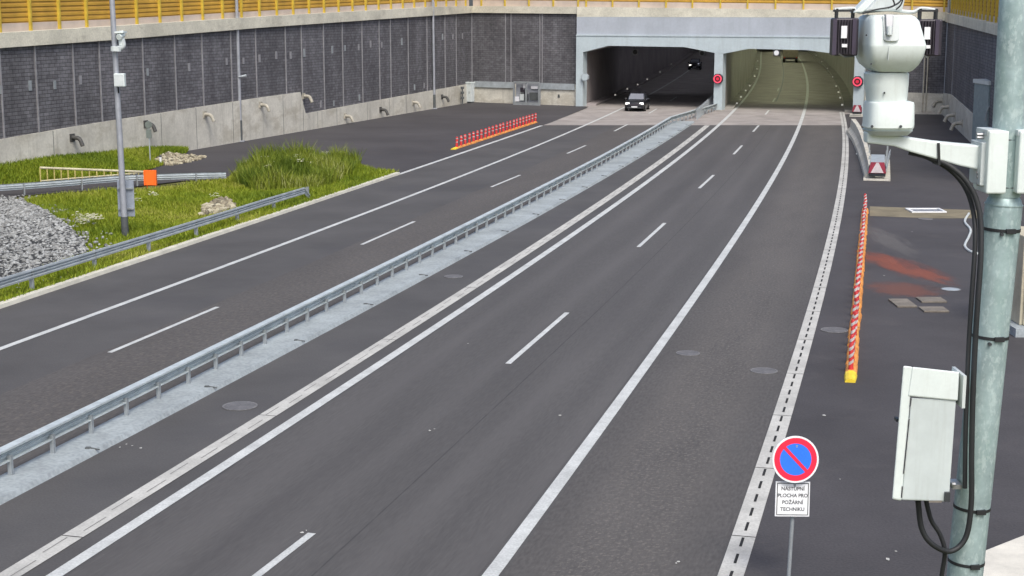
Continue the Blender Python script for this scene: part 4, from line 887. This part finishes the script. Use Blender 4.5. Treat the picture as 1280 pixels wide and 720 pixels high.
# ------------------------------------------------------------------ vehicles
def car(loc, heading, label, lamps=('headlamp', 'headlamp')):
    """heading = unit vector the car drives towards"""
    f_ = heading.normalized(); r = Vector((f_.y, -f_.x, 0)); t = thing('parked_car' if False else 'car', Z(loc, 0), label, 'car'); up = Vector((0, 0, 1))
    def C(x, y, z): return Z(loc, 0)+f_*x+r*y+up*z
    body = MB(); st = [(2.1, .60, .42, .62), (2.0, .80, .28, .78), (1.6, .88, .22, .90), (.95, .90, .22, 1.0), (.2, .91, .2, 1.02), (-1.0, .91, .2, 1.03), (-1.8, .89, .24, 1.0), (-2.1, .82, .34, .92), (-2.16, .74, .42, .8)]
    rs = []
    for x, w_, z0, z1 in st: rs.append([C(x, -w_*.92, z0), C(x, -w_, (z0+z1)/2), C(x, -w_*.97, z1-.08), C(x, -w_*.86, z1), C(x, w_*.86, z1), C(x, w_*.97, z1-.08), C(x, w_, (z0+z1)/2), C(x, w_*.92, z0)])
    body.rings(rs); body.build('body', 'car_paint', t, smooth=True)
    cab = MB(); cs = [(.95, .74, .98, .02), (.2, .64, .98, .52), (-.2, .62, .98, .58), (-1.3, .62, .98, .54), (-1.95, .70, .98, .03)]
    cab.rings([[C(x, -.80, z0), C(x, -w_, z0+h), C(x, w_, z0+h), C(x, .80, z0)] for x, w_, z0, h in cs]); cab.build('cabin', 'glass', t, smooth=False)
    MB().rings([[C(x, -w_, z), C(x, -w_, z+.03), C(x, w_, z+.03), C(x, w_, z)] for x, w_, z in ((.24, .63, 1.49), (-.2, .63, 1.56), (-1.3, .63, 1.52), (-1.5, .62, 1.42))]).build('roof', 'car_paint', t)
    MB().quad(C(.92, -.68, 1.02), C(.92, .68, 1.02), C(.24, .57, 1.475), C(.24, -.57, 1.475)).build('windscreen', 'windscreen', t).location = (f_*.012+up*.012)
    for sd in (-1, 1):
        MB().box(C(2.0, sd*.62, .70), .06, .17, .09, (f_, r, up)).build('headlight', lamps[sd > 0], t, bevel=.02)
        MB().tube([C(.6, sd*.88, 1.03), C(.6, sd*1.03, 1.05)], .085, 8).build('mirror', 'car_paint', t)
        for x in (1.3, -1.35):
            wh_ = MB().tube([C(x, sd*.70, .32), C(x, sd*.92, .32)], .32, 20).build('wheel', 'tyre', t); MB().tube([C(x, sd*.90, .32), C(x, sd*.926, .32)], .2, 14).build('rim', 'steel', wh_)
    MB().box(C(2.08, 0, .62), .03, .4, .07, (f_, r, up)).build('grille', 'lamp_black', t); MB().box(C(2.1, 0, .42), .03, .26, .055, (f_, r, up)).build('number_plate', 'white_sign', t)
    MB().box(C(2.06, 0, .34), .05, .62, .06, (f_, r, up)).build('bumper', 'dark_metal', t, bevel=.02)
    return t
def rdir(y, f): return Vector((f(y+2)-f(y-2), 4, 0)).normalized()
q = G(793, 139.5); car(q+rdir(q.y, XE)*2.0, -rdir(q.y, XE), 'black hatchback driving out of the left tunnel mouth towards the camera')
q = G(868, 87.5); car(q+rdir(q.y, XE)*2.0, -rdir(q.y, XE), 'distant dark car with a lit headlight deep in the left tunnel', ('steel', 'headlamp'))
q = G(988, 78.5); f_ = rdir(min(q.y, 280), XBs); r_ = Vector((f_.y, -f_.x, 0)); t = thing('box_truck', Z(q, 0), 'distant brown box truck seen from behind deep in the right tunnel', 'truck'); ax = (r_, f_, Vector((0, 0, 1)))
MB().box(Z(q+f_*3, 2.1), 1.25, 3, 1.25, ax).build('box_body', 'truck_box', t, bevel=.05); MB().box(Z(q+f_*7, 1.6), 1.15, 1, 1.1, ax).build('cab', 'truck_box', t, bevel=.1); MB().box(Z(q+f_*3, .7), 1.2, 2.9, .15, ax).build('chassis', 'lamp_black', t)
for x in (1, 7):
    for s in (-1, 1): MB().tube([Z(q+f_*x+r_*s*.85, .45), Z(q+f_*x+r_*s*1.2, .45)], .45, 14).build('wheel', 'tyre', t)
for s in (-1, 1): MB().box(Z(q-f_*.03+r_*s*1.0, .85), .12, .03, .08, ax).build('tail_light', 'red', t)

# ------------------------------------------------------------------ verge: grass, stones
def inside(p, poly):
    x, y = p; c = False; n = len(poly); j = n-1
    for i in range(n):
        xi, yi = poly[i]; xj, yj = poly[j]
        if (yi > y) != (yj > y) and x < (xj-xi)*(y-yi)/(yj-yi)+xi: c = not c
        j = i
    return c
def G2(px): return [(G(*p).x, G(*p).y) for p in px]
verge = G2([(-80, 264), (0, 255), (33, 252), (146, 243), (230, 236), (283, 228), (300, 220), (345, 212), (400, 211), (440, 214), (497, 217.5), (398, 251.5), (284, 289), (160, 329.5), (0, 383.5), (-80, 411)])
mound = G2([(-60, 249), (0, 248), (14, 249), (30, 252), (45, 259), (60, 272), (80, 288), (100, 305), (110, 318), (75, 335), (40, 347), (0, 358), (-60, 378)])
upper = G2([(-80, 236), (0, 232), (53, 227), (150, 219), (190, 211.5), (228, 199), (240, 190), (230, 188.8), (0, 229), (-80, 243)])
upper = [(p.x, p.y) for p in [G(-80, 237), G(0, 232.5), G(53, 227.5), G(150, 219), (G(190, 211.5)), G(222, 201), G(236, 189)]]+[((A0-dl*k).x, (A0-dl*k).y) for k in (2, 12, 24, 40)]
def zmound(x, y):
    cx, cy = G(-10, 300).x, G(-10, 300).y; d = math.hypot((x-cx)/7, (y-cy)/11); return .35*max(0, 1-d*d)
def wdist(x, y): return (Vector((x, y, 0))-A0).dot(-outL)
_ue = sorted((( (p-A0).dot(-dl), (p-A0).dot(-outL)) for p in [G(-80, 237), G(0, 232.5), G(53, 227.5), G(150, 219), G(190, 211.5), G(222, 201), G(236, 189.5)]))
def zupper(x, y):
    p = Vector((x, y, 0)); s = (p-A0).dot(-dl); d = max(0, wdist(x, y)); w_ = max(.4, float(np.interp(s, [a[0] for a in _ue], [a[1] for a in _ue])))
    k = min(1, max(0, s/14)); return (.2+k*.6)*max(0, 1-d/w_)
def zhump(x, y):
    c = G(375, 222); d = math.hypot((x-c.x)/4.2, (y-c.y)/5.0); return .62*max(0, 1-d*d)
def terrain(name, poly, zf, m, step):
    xs = [p[0] for p in poly]; ys = [p[1] for p in poly]; mb = MB()
    bm = bmesh.new(); vs_ = [bm.verts.new((p[0], p[1], .03)) for p in poly]; bm.faces.new(vs_)
    bmesh.ops.triangulate(bm, faces=bm.faces)
    for ax_, lo, hi in (('x', min(xs), max(xs)), ('y', min(ys), max(ys))):
        for v in np.arange(lo+step, hi, step):
            co = (v, 0, 0) if ax_ == 'x' else (0, v, 0); no = (1, 0, 0) if ax_ == 'x' else (0, 1, 0)
            bmesh.ops.bisect_plane(bm, geom=bm.verts[:]+bm.edges[:]+bm.faces[:], plane_co=co, plane_no=no)
    for v in bm.verts: v.co.z = .03+zf(v.co.x, v.co.y)
    bmesh.ops.recalc_face_normals(bm, faces=bm.faces)
    for f_ in bm.faces:
        if f_.normal.z < 0: f_.normal_flip()
    me = bpy.data.meshes.new(name); bm.to_mesh(me); bm.free(); me.materials.append(M[m]); o = bpy.data.objects.new(name, me); COL.objects.link(o); return struct(o)
terrain('verge_ground', verge, zhump, 'soil', 1.0); terrain('slope_ground', upper, zupper, 'soil', 1.0)
def scatter(poly, n, avoid=()):
    xs = [p[0] for p in poly]; ys = [p[1] for p in poly]; out = []
    while len(out) < n:
        p = (rng.uniform(min(xs), max(xs)), rng.uniform(min(ys), max(ys)))
        if inside(p, poly) and not any(inside(p, a) for a in avoid): out.append(p)
    return out
def vnoise(x, y, s):
    return .5+.25*(math.sin(x*s+1.3*math.sin(y*s*.7))+math.sin(y*s*1.3+1.7*math.sin(x*s*.8+2)))
def blades(name, pts, zf, hf, m, label, tone, wd=.035):
    V, Fc, T = [], [], []
    for (x, y) in pts:
        h = hf(x, y)*rng.uniform(.55, 1.25); z = zf(x, y)+.02; a = rng.uniform(0, math.pi); lx, ly = rng.normal(0, .28, 2)*h; dx, dy = math.cos(a)*wd, math.sin(a)*wd
        i = len(V); V += [(x-dx, y-dy, z), (x+dx, y+dy, z), (x+lx*.4+dx*.7, y+ly*.4+dy*.7, z+h*.6), (x+lx*.4-dx*.7, y+ly*.4-dy*.7, z+h*.6), (x+lx, y+ly, z+h)]
        Fc += [(i, i+1, i+2, i+3), (i+3, i+2, i+4)]; tv = min(1, max(0, tone(x, y)+rng.normal(0, .13))); T += [tv]*5
    me = bpy.data.meshes.new(name); me.from_pydata(V, [], Fc); at = me.attributes.new('tone', 'FLOAT', 'POINT'); at.data.foreach_set('value', T); me.materials.append(M[m])
    o = bpy.data.objects.new(name, me); COL.objects.link(o); return tag(o, label, 'grass', kind='stuff')
stoneA = G2([(190, 206), (205, 197), (232, 194), (258, 197), (243, 202), (215, 207)])
stoneB = G2([(250, 272), (258, 262), (272, 254), (284, 252), (291, 258), (294, 264), (275, 270)])
vp_pts = scatter(verge, 72000, (mound, stoneB))
blades('grass', vp_pts, zhump, lambda x, y: .13+.2*vnoise(x, y, .55)*(1+.6*vnoise(x+9, y, 2.3)), 'grass', 'short yellow-green grass covering the left verge', lambda x, y: .12+.5*vnoise(x+3, y, .4)+.25*vnoise(x, y+5, 1.7), .022)
hump = G2([(300, 224), (320, 214), (350, 212), (400, 211), (425, 213), (450, 216), (440, 226), (395, 240), (320, 240), (290, 232)])
blades('tall_weeds', scatter(hump, 14000, (stoneB,)), zhump, lambda x, y: .4+.65*vnoise(x, y, 1.4)*(.5+vnoise(x+4, y, 3.1)), 'weeds', 'taller weeds with pale seed heads at the tip of the verge', lambda x, y: .1+.6*vnoise(x, y, 1.1), .024)
blades('slope_grass', scatter(upper, 30000, (stoneA,)), zupper, lambda x, y: .2+.2*vnoise(x, y, .6), 'grass', 'green grass on the slope at the foot of the left wall', lambda x, y: .05+.6*vnoise(x, y, .5), .026)
# pale flowering umbels
V, Fc = [], []
def umbel(x, y, z):
    for _ in range(14):
        a, r = rng.uniform(0, 6.28), rng.uniform(0, .22); px, py, pz = x+r*math.cos(a), y+r*math.sin(a), z+rng.uniform(-.08, .08); i = len(V); s = rng.uniform(.025, .05)
        V.extend([(px-s, py-s, pz), (px+s, py-s, pz+.01), (px+s, py+s, pz+.02), (px-s, py+s, pz+.01)]); Fc.append((i, i+1, i+2, i+3))
for p, n, sp_ in [((118, 292), 9, .9), ((110, 286), 4, .7), ((375, 214), 18, 2.2), ((335, 212), 14, 1.6), ((180, 262), 2, 2), ((215, 262), 3, 2.5), ((345, 228), 8, 2)]:
    c = G(*p)
    for _ in range(n):
        x, y = c.x+rng.normal(0, sp_*.5), c.y+rng.normal(0, sp_*.5)
        if inside((x, y), verge): umbel(x, y, zhump(x, y)+rng.uniform(.4, .8))
me = bpy.data.meshes.new('flowers'); me.from_pydata(V, [], Fc); me.materials.append(mat('petal', (.55, .55, .38), .7)); o = bpy.data.objects.new('wild_flowers', me); COL.objects.link(o); tag(o, 'pale flowering umbels scattered in the verge grass', 'flowers', kind='stuff')
# stones
def mat_stone(name, cols):
    mat_grass(name, cols); M[name].node_tree.nodes['Principled BSDF'].inputs['Roughness'].default_value = .85
mat_stone('stone_grey', [(.13, .135, .13), (.22, .225, .215), (.29, .30, .29), (.38, .395, .385)])
mat_stone('stone_tan', [(.12, .11, .08), (.24, .21, .15), (.33, .30, .21), (.44, .41, .30)])
def stones(name, pts, zf, smin, smax, m, label):
    b = bmesh.new(); bmesh.ops.create_icosphere(b, subdivisions=1, radius=1); bv = np.array([v.co[:] for v in b.verts]); bf = [[v.index for v in f.verts] for f in b.faces]; b.free(); V, Fc, T = [], [], []
    for (x, y) in pts:
        s = rng.uniform(smin, smax); sh = bv*rng.uniform(.65, 1.25, bv.shape)*np.array([s*rng.uniform(.8, 1.5), s*rng.uniform(.8, 1.4), s*rng.uniform(.6, 1.1)]); a = rng.uniform(0, 6.28); ca, sa = math.cos(a), math.sin(a)
        q = np.stack([sh[:, 0]*ca-sh[:, 1]*sa+x, sh[:, 0]*sa+sh[:, 1]*ca+y, sh[:, 2]+zf(x, y)+s*rng.uniform(.1, .7)], 1); i = len(V); V += q.tolist(); Fc += [[i+k for k in f] for f in bf]; T += [rng.uniform(0, 1)]*len(bv)
    me = bpy.data.meshes.new(name); me.from_pydata(V, [], Fc); me.materials.append(M[m]); at = me.attributes.new('tone', 'FLOAT', 'POINT'); at.data.foreach_set('value', T); o = bpy.data.objects.new(name, me); COL.objects.link(o); return tag(o, label, 'stones', kind='stuff')
terrain('gravel_ground', mound, lambda x, y: .02+zmound(x, y), 'gravel_bed', .8)
stones('gravel_heap', scatter(mound, 9500)+[(x+rng.normal(0, .5), y+rng.normal(0, .8)) for x, y in rng.permutation(np.array(mound).repeat(40, 0)) if x > -24], zmound, .035, .085, 'stone_grey', 'grey crushed stone covering the bank at the left edge')
stones('pale_stones', scatter(stoneA, 420), lambda x, y: max(0, zupper(x, y)), .07, .15, 'stone_tan', 'pale stones at the end of the upper grass slope')
stones('riprap_stones', scatter(stoneB, 150), lambda x, y: .1, .09, .19, 'stone_tan', 'tan riprap stones in the verge behind the guardrail')

# ------------------------------------------------------------------ foreground pole with camera, bracket, cabinet, cables
YP = 7.5
def Q(px, py, dy=0.0): return PY(px, py, YP+dy)
u = (Q(1201, 100)-Q(1200, 100)).length      # metres per pixel at the pole
lo0, lo1 = Q(1254, 262), Q(1206, 718); dlow = (lo1-lo0); ground_pt = lo0+dlow*(lo0.z/(lo0.z-lo1.z))
t = thing('galvanised_pole', Z(ground_pt, 0), 'thick mottled galvanised pole leaning at the right edge of the view', 'pole')
rl = 23.2*u
axp = (lo0-lo1).normalized()
MB().tube([ground_pt, lo1, lo0, lo0+axp*8*u, lo0+axp*14*u, lo0+axp*19*u], [rl*1.02, rl, rl, rl*.98, rl*.88, rl*.72], 40).build('lower_shaft', 'galv_pole', t, smooth=True)
up0 = lo0+axp*17*u; up1 = Q(1271, -30)
ux_ = (up1-up0).normalized(); MB().tube([up0, up1, up1+ux_*2.2, up1+ux_*2.23, up1+ux_*2.25], [rl*.84, rl*.84, rl*.84, rl*.6, rl*.1], 40).build('upper_shaft', 'galv_pole', t, smooth=True)
MB().tube([lo0+axp*6*u, lo0+axp*7.5*u], rl*1.03, 40).build('collar', 'galv_pole', t, smooth=True)
def on_axis(py):
    k = (py-262)/(718-262); return lo0+dlow*k
for py, hk in ((285, 1), (415, 1), (630, 1), (700, 1)):
    c = on_axis(py); mb = MB(); mb.tube([c-axp*2.0*u, c+axp*2.0*u], rl*1.03, 40); mb.box(c+Vector((rl*.2, -rl*1.02, 0)), 6*u, 3*u, 3*u); mb.build('strap', 'black_rubber', t)
for py in (497, 617):
    c = on_axis(py); MB().tube([c-axp*.5*u, c+axp*.5*u], rl*1.008, 40).build('weld_seam', 'galv_pole', t)
for px, py in ((1252, 293), (1237, 430)): c = Q(px, py, -rl); MB().tube([c+Vector((0, .02, 0)), c-Vector((0, .012, 0))], 2.2*u, 12).build('bolt', 'dark_metal', t)

# camera with pan-tilt unit
c0 = Q(1110, 128); t = thing('traffic_camera', Q(1110, 165), 'large white pan-tilt traffic camera with two black infrared lamps on a bracket', 'camera')
def sec(py, xl, xr, dep, e=4.0, n=32, dy=0):
    c = Q((xl+xr)/2, py, dy); hx = (xr-xl)/2*u; return [c+Vector((hx*abs(math.cos(a))**(2/e)*math.copysign(1, math.cos(a)), dep*abs(math.sin(a))**(2/e)*math.copysign(1, math.sin(a)), 0)) for a in [2*math.pi*k/n+math.pi/n for k in range(n)]]
MB().rings([sec(162, 1083, 1137, .10), sec(158, 1080, 1139, .12), sec(154, 1081, 1139.5, .12), sec(130, 1082.5, 1139.5, .12), sec(127, 1083.5, 1139, .115), sec(126, 1086, 1136, .10)]).build('base_housing', 'white_paint', t, smooth=True)
MB().rings([sec(127, 1084, 1132, .105, 2.6), sec(110, 1082.5, 1133.5, .11, 2.6), sec(105, 1081.5, 1134, .112, 2.6), sec(92, 1081, 1134.5, .112, 2.6), sec(90, 1083, 1133, .105, 2.6)]).build('pan_neck', 'white_paint', t, smooth=True)
MB().rings([sec(91, 1095, 1125, .08, 3), sec(87, 1095, 1125, .08, 3)]).build('neck_gap', 'lamp_black', t)
hd = MB(); hd.rings([sec(89, 1092, 1132, .11, 6), sec(87.5, 1088, 1135, .125, 6), sec(80, 1080, 1140.5, .165, 7), sec(70, 1076.5, 1144.5, .19, 8), sec(57, 1075.5, 1147, .205, 9), sec(55, 1075.5, 1146.8, .204, 9), sec(26, 1079, 1139.5, .185, 8), sec(21, 1081.5, 1136, .17, 7), sec(18.5, 1085, 1132, .15, 6)])
hdo = hd.build('head', 'white_paint', t, smooth=True, bevel=.006)
def front(px, py, dep=-.2): return Q(px, py, dep)
MB().prism([front(1103, 20, -.185), front(1125, 20, -.185), front(1124, 50, -.215), front(1120, 52, -.215), front(1109, 52, -.215), front(1105.5, 50, -.215)], (0, .06, 0)).build('slot_frame', 'white_grey', hdo, bevel=.004)
MB().prism([front(1107, 18, -.2), front(1117, 18, -.2), front(1116, 43, -.225), front(1108, 43, -.225)], (0, .03, 0)).build('lens_hood', 'steel', hdo, bevel=.003)
MB().tube([front(1112, 33, -.225), front(1112, 44, -.232)], 3.2*u, 10).build('latch', 'white_grey', hdo)
mb = MB(); mb.box(front(1110.5, 66, -.2), .3*u, .006, 9*u); mb.build('seam', 'white_grey', hdo)
for px, py in ((1083, 44), (1089, 80), (1105.5, 116)): MB().tube([Q(px, py, -.17 if py < 100 else -.1), Q(px, py, -.205 if py < 60 else (-.16 if py < 100 else -.118))], 1.2*u, 8).build('screw', 'dark_metal', t)
for px in (1090, 1126): MB().tube([Q(px, 158, -.09), Q(px, 158, -.13)], 1.8*u, 10).build('base_bolt', 'dark_metal', t)
MB().rings([sec(168, 1084, 1132, .09, 4), sec(162, 1080, 1138, .115, 4)]).build('mount_plate', 'white_grey', t, smooth=True)
# cross arm above the head carrying the lamps
mb = MB(); mb.tube(catmull([Q(1043, 12), Q(1066, 10.5), Q(1076, 15), Q(1110, 12), Q(1140, 15), Q(1152, 10.5), Q(1172, 13)], 5), 2.2*u, 8); mb.build('cross_arm', 'white_grey', t, smooth=True)
MB().prism([Q(1067, 16, -.05), Q(1078, 16, -.05), Q(1108, -6, -.05), Q(1090, -8, -.05)], (0, .1, 0)).build('lifting_arm', 'white_paint', t, bevel=.006)
MB().prism([Q(1082, 14, -.08), Q(1128, 14, -.08), Q(1133, -6, -.08), Q(1100, -6, -.08)], (0, .18, 0)).build('upper_casing', 'white_grey', t, bevel=.01)
for pts in ([(1078, 17), (1095, 12), (1112, 9), (1124, 3), (1128, -5)], [(1110, 10), (1118, 6), (1114, -5)], [(1120, 12), (1126, 6), (1130, -5)]):
    MB().tube(catmull([Q(*p, -.12) for p in pts], 5), 1.0*u, 8).build('cable', 'black_rubber', t, smooth=True)
for cx, xl, xr, yt, yb in ((1055, 1040.5, 1070, 23, 69), (1159, 1144.5, 1173.5, 24.5, 69.5)):
    l = MB().box(Q(cx, (yt+yb)/2), (xr-xl)/2*u, .06, (yb-yt)/2*u).build('infrared_lamp', 'lamp_black', t, bevel=.008)
    mb = MB(); mb.box(Q(xl+2.5, (yt+yb)/2, -.064), 2.4*u, .006, (yb-yt)/2*u*.95); mb.box(Q(xr-2.5, (yt+yb)/2, -.064), 2.4*u, .006, (yb-yt)/2*u*.95); mb.build('side_fin', 'lamp_violet', l)
    mb = MB()
    for k in range(5): mb.box(Q(xl+7.5+k*3.6, (yt+yb)/2, -.066), .5*u, .008, (yb-yt)/2*u*.9)
    mb.build('cooling_fin', 'lamp_black', l)
    MB().box(Q(cx, yt+17, -.078), 3.6*u, .004, 7.5*u).build('sticker', 'sticker', l); MB().box(Q(cx+.5, yt+34, -.078), 3.2*u, .004, 2*u).build('sticker', 'sticker', l)
    fr = MB()
    for x in (xl+5, xr-4): fr.box(Q(x, (yt+11)/2+1), 1.3*u, .02, (yt-11)/2*u+.004)
    fr.box(Q(cx, 13.5), (xr-xl)/2*u*.85, .022, 1.2*u); fr.build('lamp_frame', 'black_rubber', t)
    MB().tube([Q(xl+8, yb-2, -.06), Q(cx, yb+2, -.05), Q(cx+12 if cx < 1100 else cx+2, yb+1, 0)], 1.2*u, 8).build('lamp_cable', 'steel', t)
# bracket arm
br = thing('camera_bracket', Q(1226, 195), 'white tapering bracket arm clamped to the galvanised pole under the traffic camera', 'bracket')
top = [(1084, 165), (1110, 168), (1140, 172.5), (1170, 177), (1200, 180), (1226, 182)]; botm = [(1226, 213), (1200, 207.5), (1170, 199), (1140, 190.5), (1118, 183), (1084, 179)]
MB().prism([Q(*p, -.045) for p in top+botm], (0, .09, 0)).build('arm', 'white_paint', br, bevel=.008)
MB().box(Q(1222.5, 203), 3.5*u, .09, 27*u).build('end_plate', 'white_grey', br, bevel=.004)
for x, w_ in ((1238.5, 12.5), (1275, 11)):
    MB().box(Q(x, 200.5, -.02), w_*u, .11, 39*u).build('clamp_block', 'white_paint', br, bevel=.008); MB().box(Q(x-2, 164.5, -.02), w_*u*.75, .09, 4*u).build('clamp_cap', 'white_grey', br, bevel=.004)
for py in (175, 235): MB().tube([Q(1250, py, -rl*.8), Q(1268, py, -rl*.8)], 1.0*u, 8).build('clamp_rod', 'dark_metal', br)
for py in (168, 172, 216, 221, 230): MB().tube([Q(1221, py, -.05), Q(1229, py, -.05)], 2.2*u, 8).build('bolt', 'steel', br)
MB().box(Q(1170, 191.5), 1.5*u, .055, 14*u, (Vector((1, 0, .08)).normalized(), Vector((0, 1, 0)), Vector((-.08, 0, 1)).normalized())).build('cable_tie', 'black_rubber', br)
# cabinet
cb = thing('equipment_cabinet', Q(1160, 630), 'white hooded equipment cabinet mounted on the galvanised pole above its looping cables', 'cabinet')
def cabq(px, py, dy): return Q(px, py, dy)
ft = [(1139, 497), (1195, 500), (1186, 627), (1127, 625)]
MB().rings([[Q(x, y, -.32) for x, y in ft], [Q(x, y, -.02) for x, y in ft]]).build('body', 'cabinet', cb, bevel=.006)
hdp = [(1140.5, 458.5), (1199, 465), (1197, 501), (1135, 495)]
MB().rings([[Q(x, y, -.33) for x, y in hdp], [Q(x, y, -.0) for x, y in hdp]]).build('hood', 'white_paint', cb, bevel=.006)
dr = [(1129, 457), (1141, 458.5), (1127, 626), (1115, 624)]
MB().rings([[Q(x, y, -.325) for x, y in dr], [Q(x, y, -.01) for x, y in dr]]).build('door', 'white_paint', cb, bevel=.008)
for a_, b_ in (((1139, 498), (1137.5, 508)), ((1136.5, 524), (1129.5, 592)), ((1128, 608), (1127, 622))): MB().tube([Q(*a_, -.327), Q(*b_, -.327)], .7*u, 6).build('door_gap', 'lamp_black', cb)
MB().box(Q(1121, 524, -.2), 2*u, .02, 2*u).build('lock', 'dark_metal', cb)
MB().box(Q(1169, 627, -.324), 8*u, .003, 1*u).build('label_strip', 'slab', cb)
for py, x in ((485, 1200), (605, 1190)): mb = MB(); mb.box(Q(x+3, py, -.05), 6*u, .05, 3*u); mb.tube([Q(x, py, -.11), Q(x+4, py, -.11)], 2.5*u, 8); mb.build('mounting_lug', 'steel', cb)
MB().box(Q(1198, 484, -.12), 2*u, .1, 21*u).build('back_bracket', 'white_grey', cb); MB().box(Q(1184, 621, -.33), 3*u, .01, 6*u).build('lower_lug', 'dark_metal', cb)
def cable(pts, r, label, dys=None):
    P = catmull([Q(p[0], p[1], p[2] if len(p) > 2 else -.12) for p in pts], 8); o = MB().tube(P, r*u, 12).build('cable', 'black_rubber', smooth=True); return tag(o, label, 'cable')
cable([(1136, 190, 0), (1160, 196, -.02), (1186, 207, -.04), (1206, 224, -.06), (1219, 246, -.08), (1225.5, 275, -.1), (1226, 320, -.13), (1222, 380, -.15), (1219, 430, -.15), (1216, 500, -.15), (1214.5, 570, -.15), (1214, 630, -.15), (1207, 672, -.15), (1188, 689, -.17), (1165, 680, -.2), (1152, 660, -.2), (1147.5, 626, -.2)], 3.6, 'thick black cable running down the galvanised pole and looping into the cabinet')
cable([(1138, 189, .05), (1164, 199, .03), (1188, 213, .0), (1206, 234, -.02), (1216, 262, -.05), (1219, 300, -.1), (1214, 380, -.13), (1210, 450, -.13), (1207, 540, -.13), (1206, 610, -.12)], 3.0, 'second black cable hugging the left side of the galvanised pole behind the thick one')
cable([(1157, 624, -.15), (1164, 650, -.15), (1175, 668, -.15), (1181, 690, -.15), (1177, 720, -.12), (1172, 760, -.1)], 3.0, 'short black cable dropping from the cabinet out of the bottom of view')

# litter on the carriageway
V, Fc = [], []
for px, py in [(158, 556), (165, 558), (150, 560), (176, 561), (139, 558), (537, 539), (543, 537), (378, 667), (383, 664), (230, 480), (1050, 600), (1120, 690), (1030, 520), (585, 430), (700, 520), (1110, 700), (845, 705), (848, 703), (1140, 290), (1105, 345)]:
    c = G(px, py); k = len(V); r = rng.uniform(.015, .05); a0 = rng.uniform(0, 6.28); n = 5
    V += [(c.x+r*rng.uniform(.5, 1.3)*math.cos(a0+2*math.pi*i/n), c.y+r*1.5*rng.uniform(.5, 1.3)*math.sin(a0+2*math.pi*i/n), .018) for i in range(n)]; Fc.append(tuple(range(k, k+n)))
me = bpy.data.meshes.new('litter'); me.from_pydata(V, [], Fc); me.materials.append(M['channel']); o = bpy.data.objects.new('litter', me); COL.objects.link(o); tag(o, 'small pale scraps of litter lying on the asphalt', 'litter', kind='stuff')
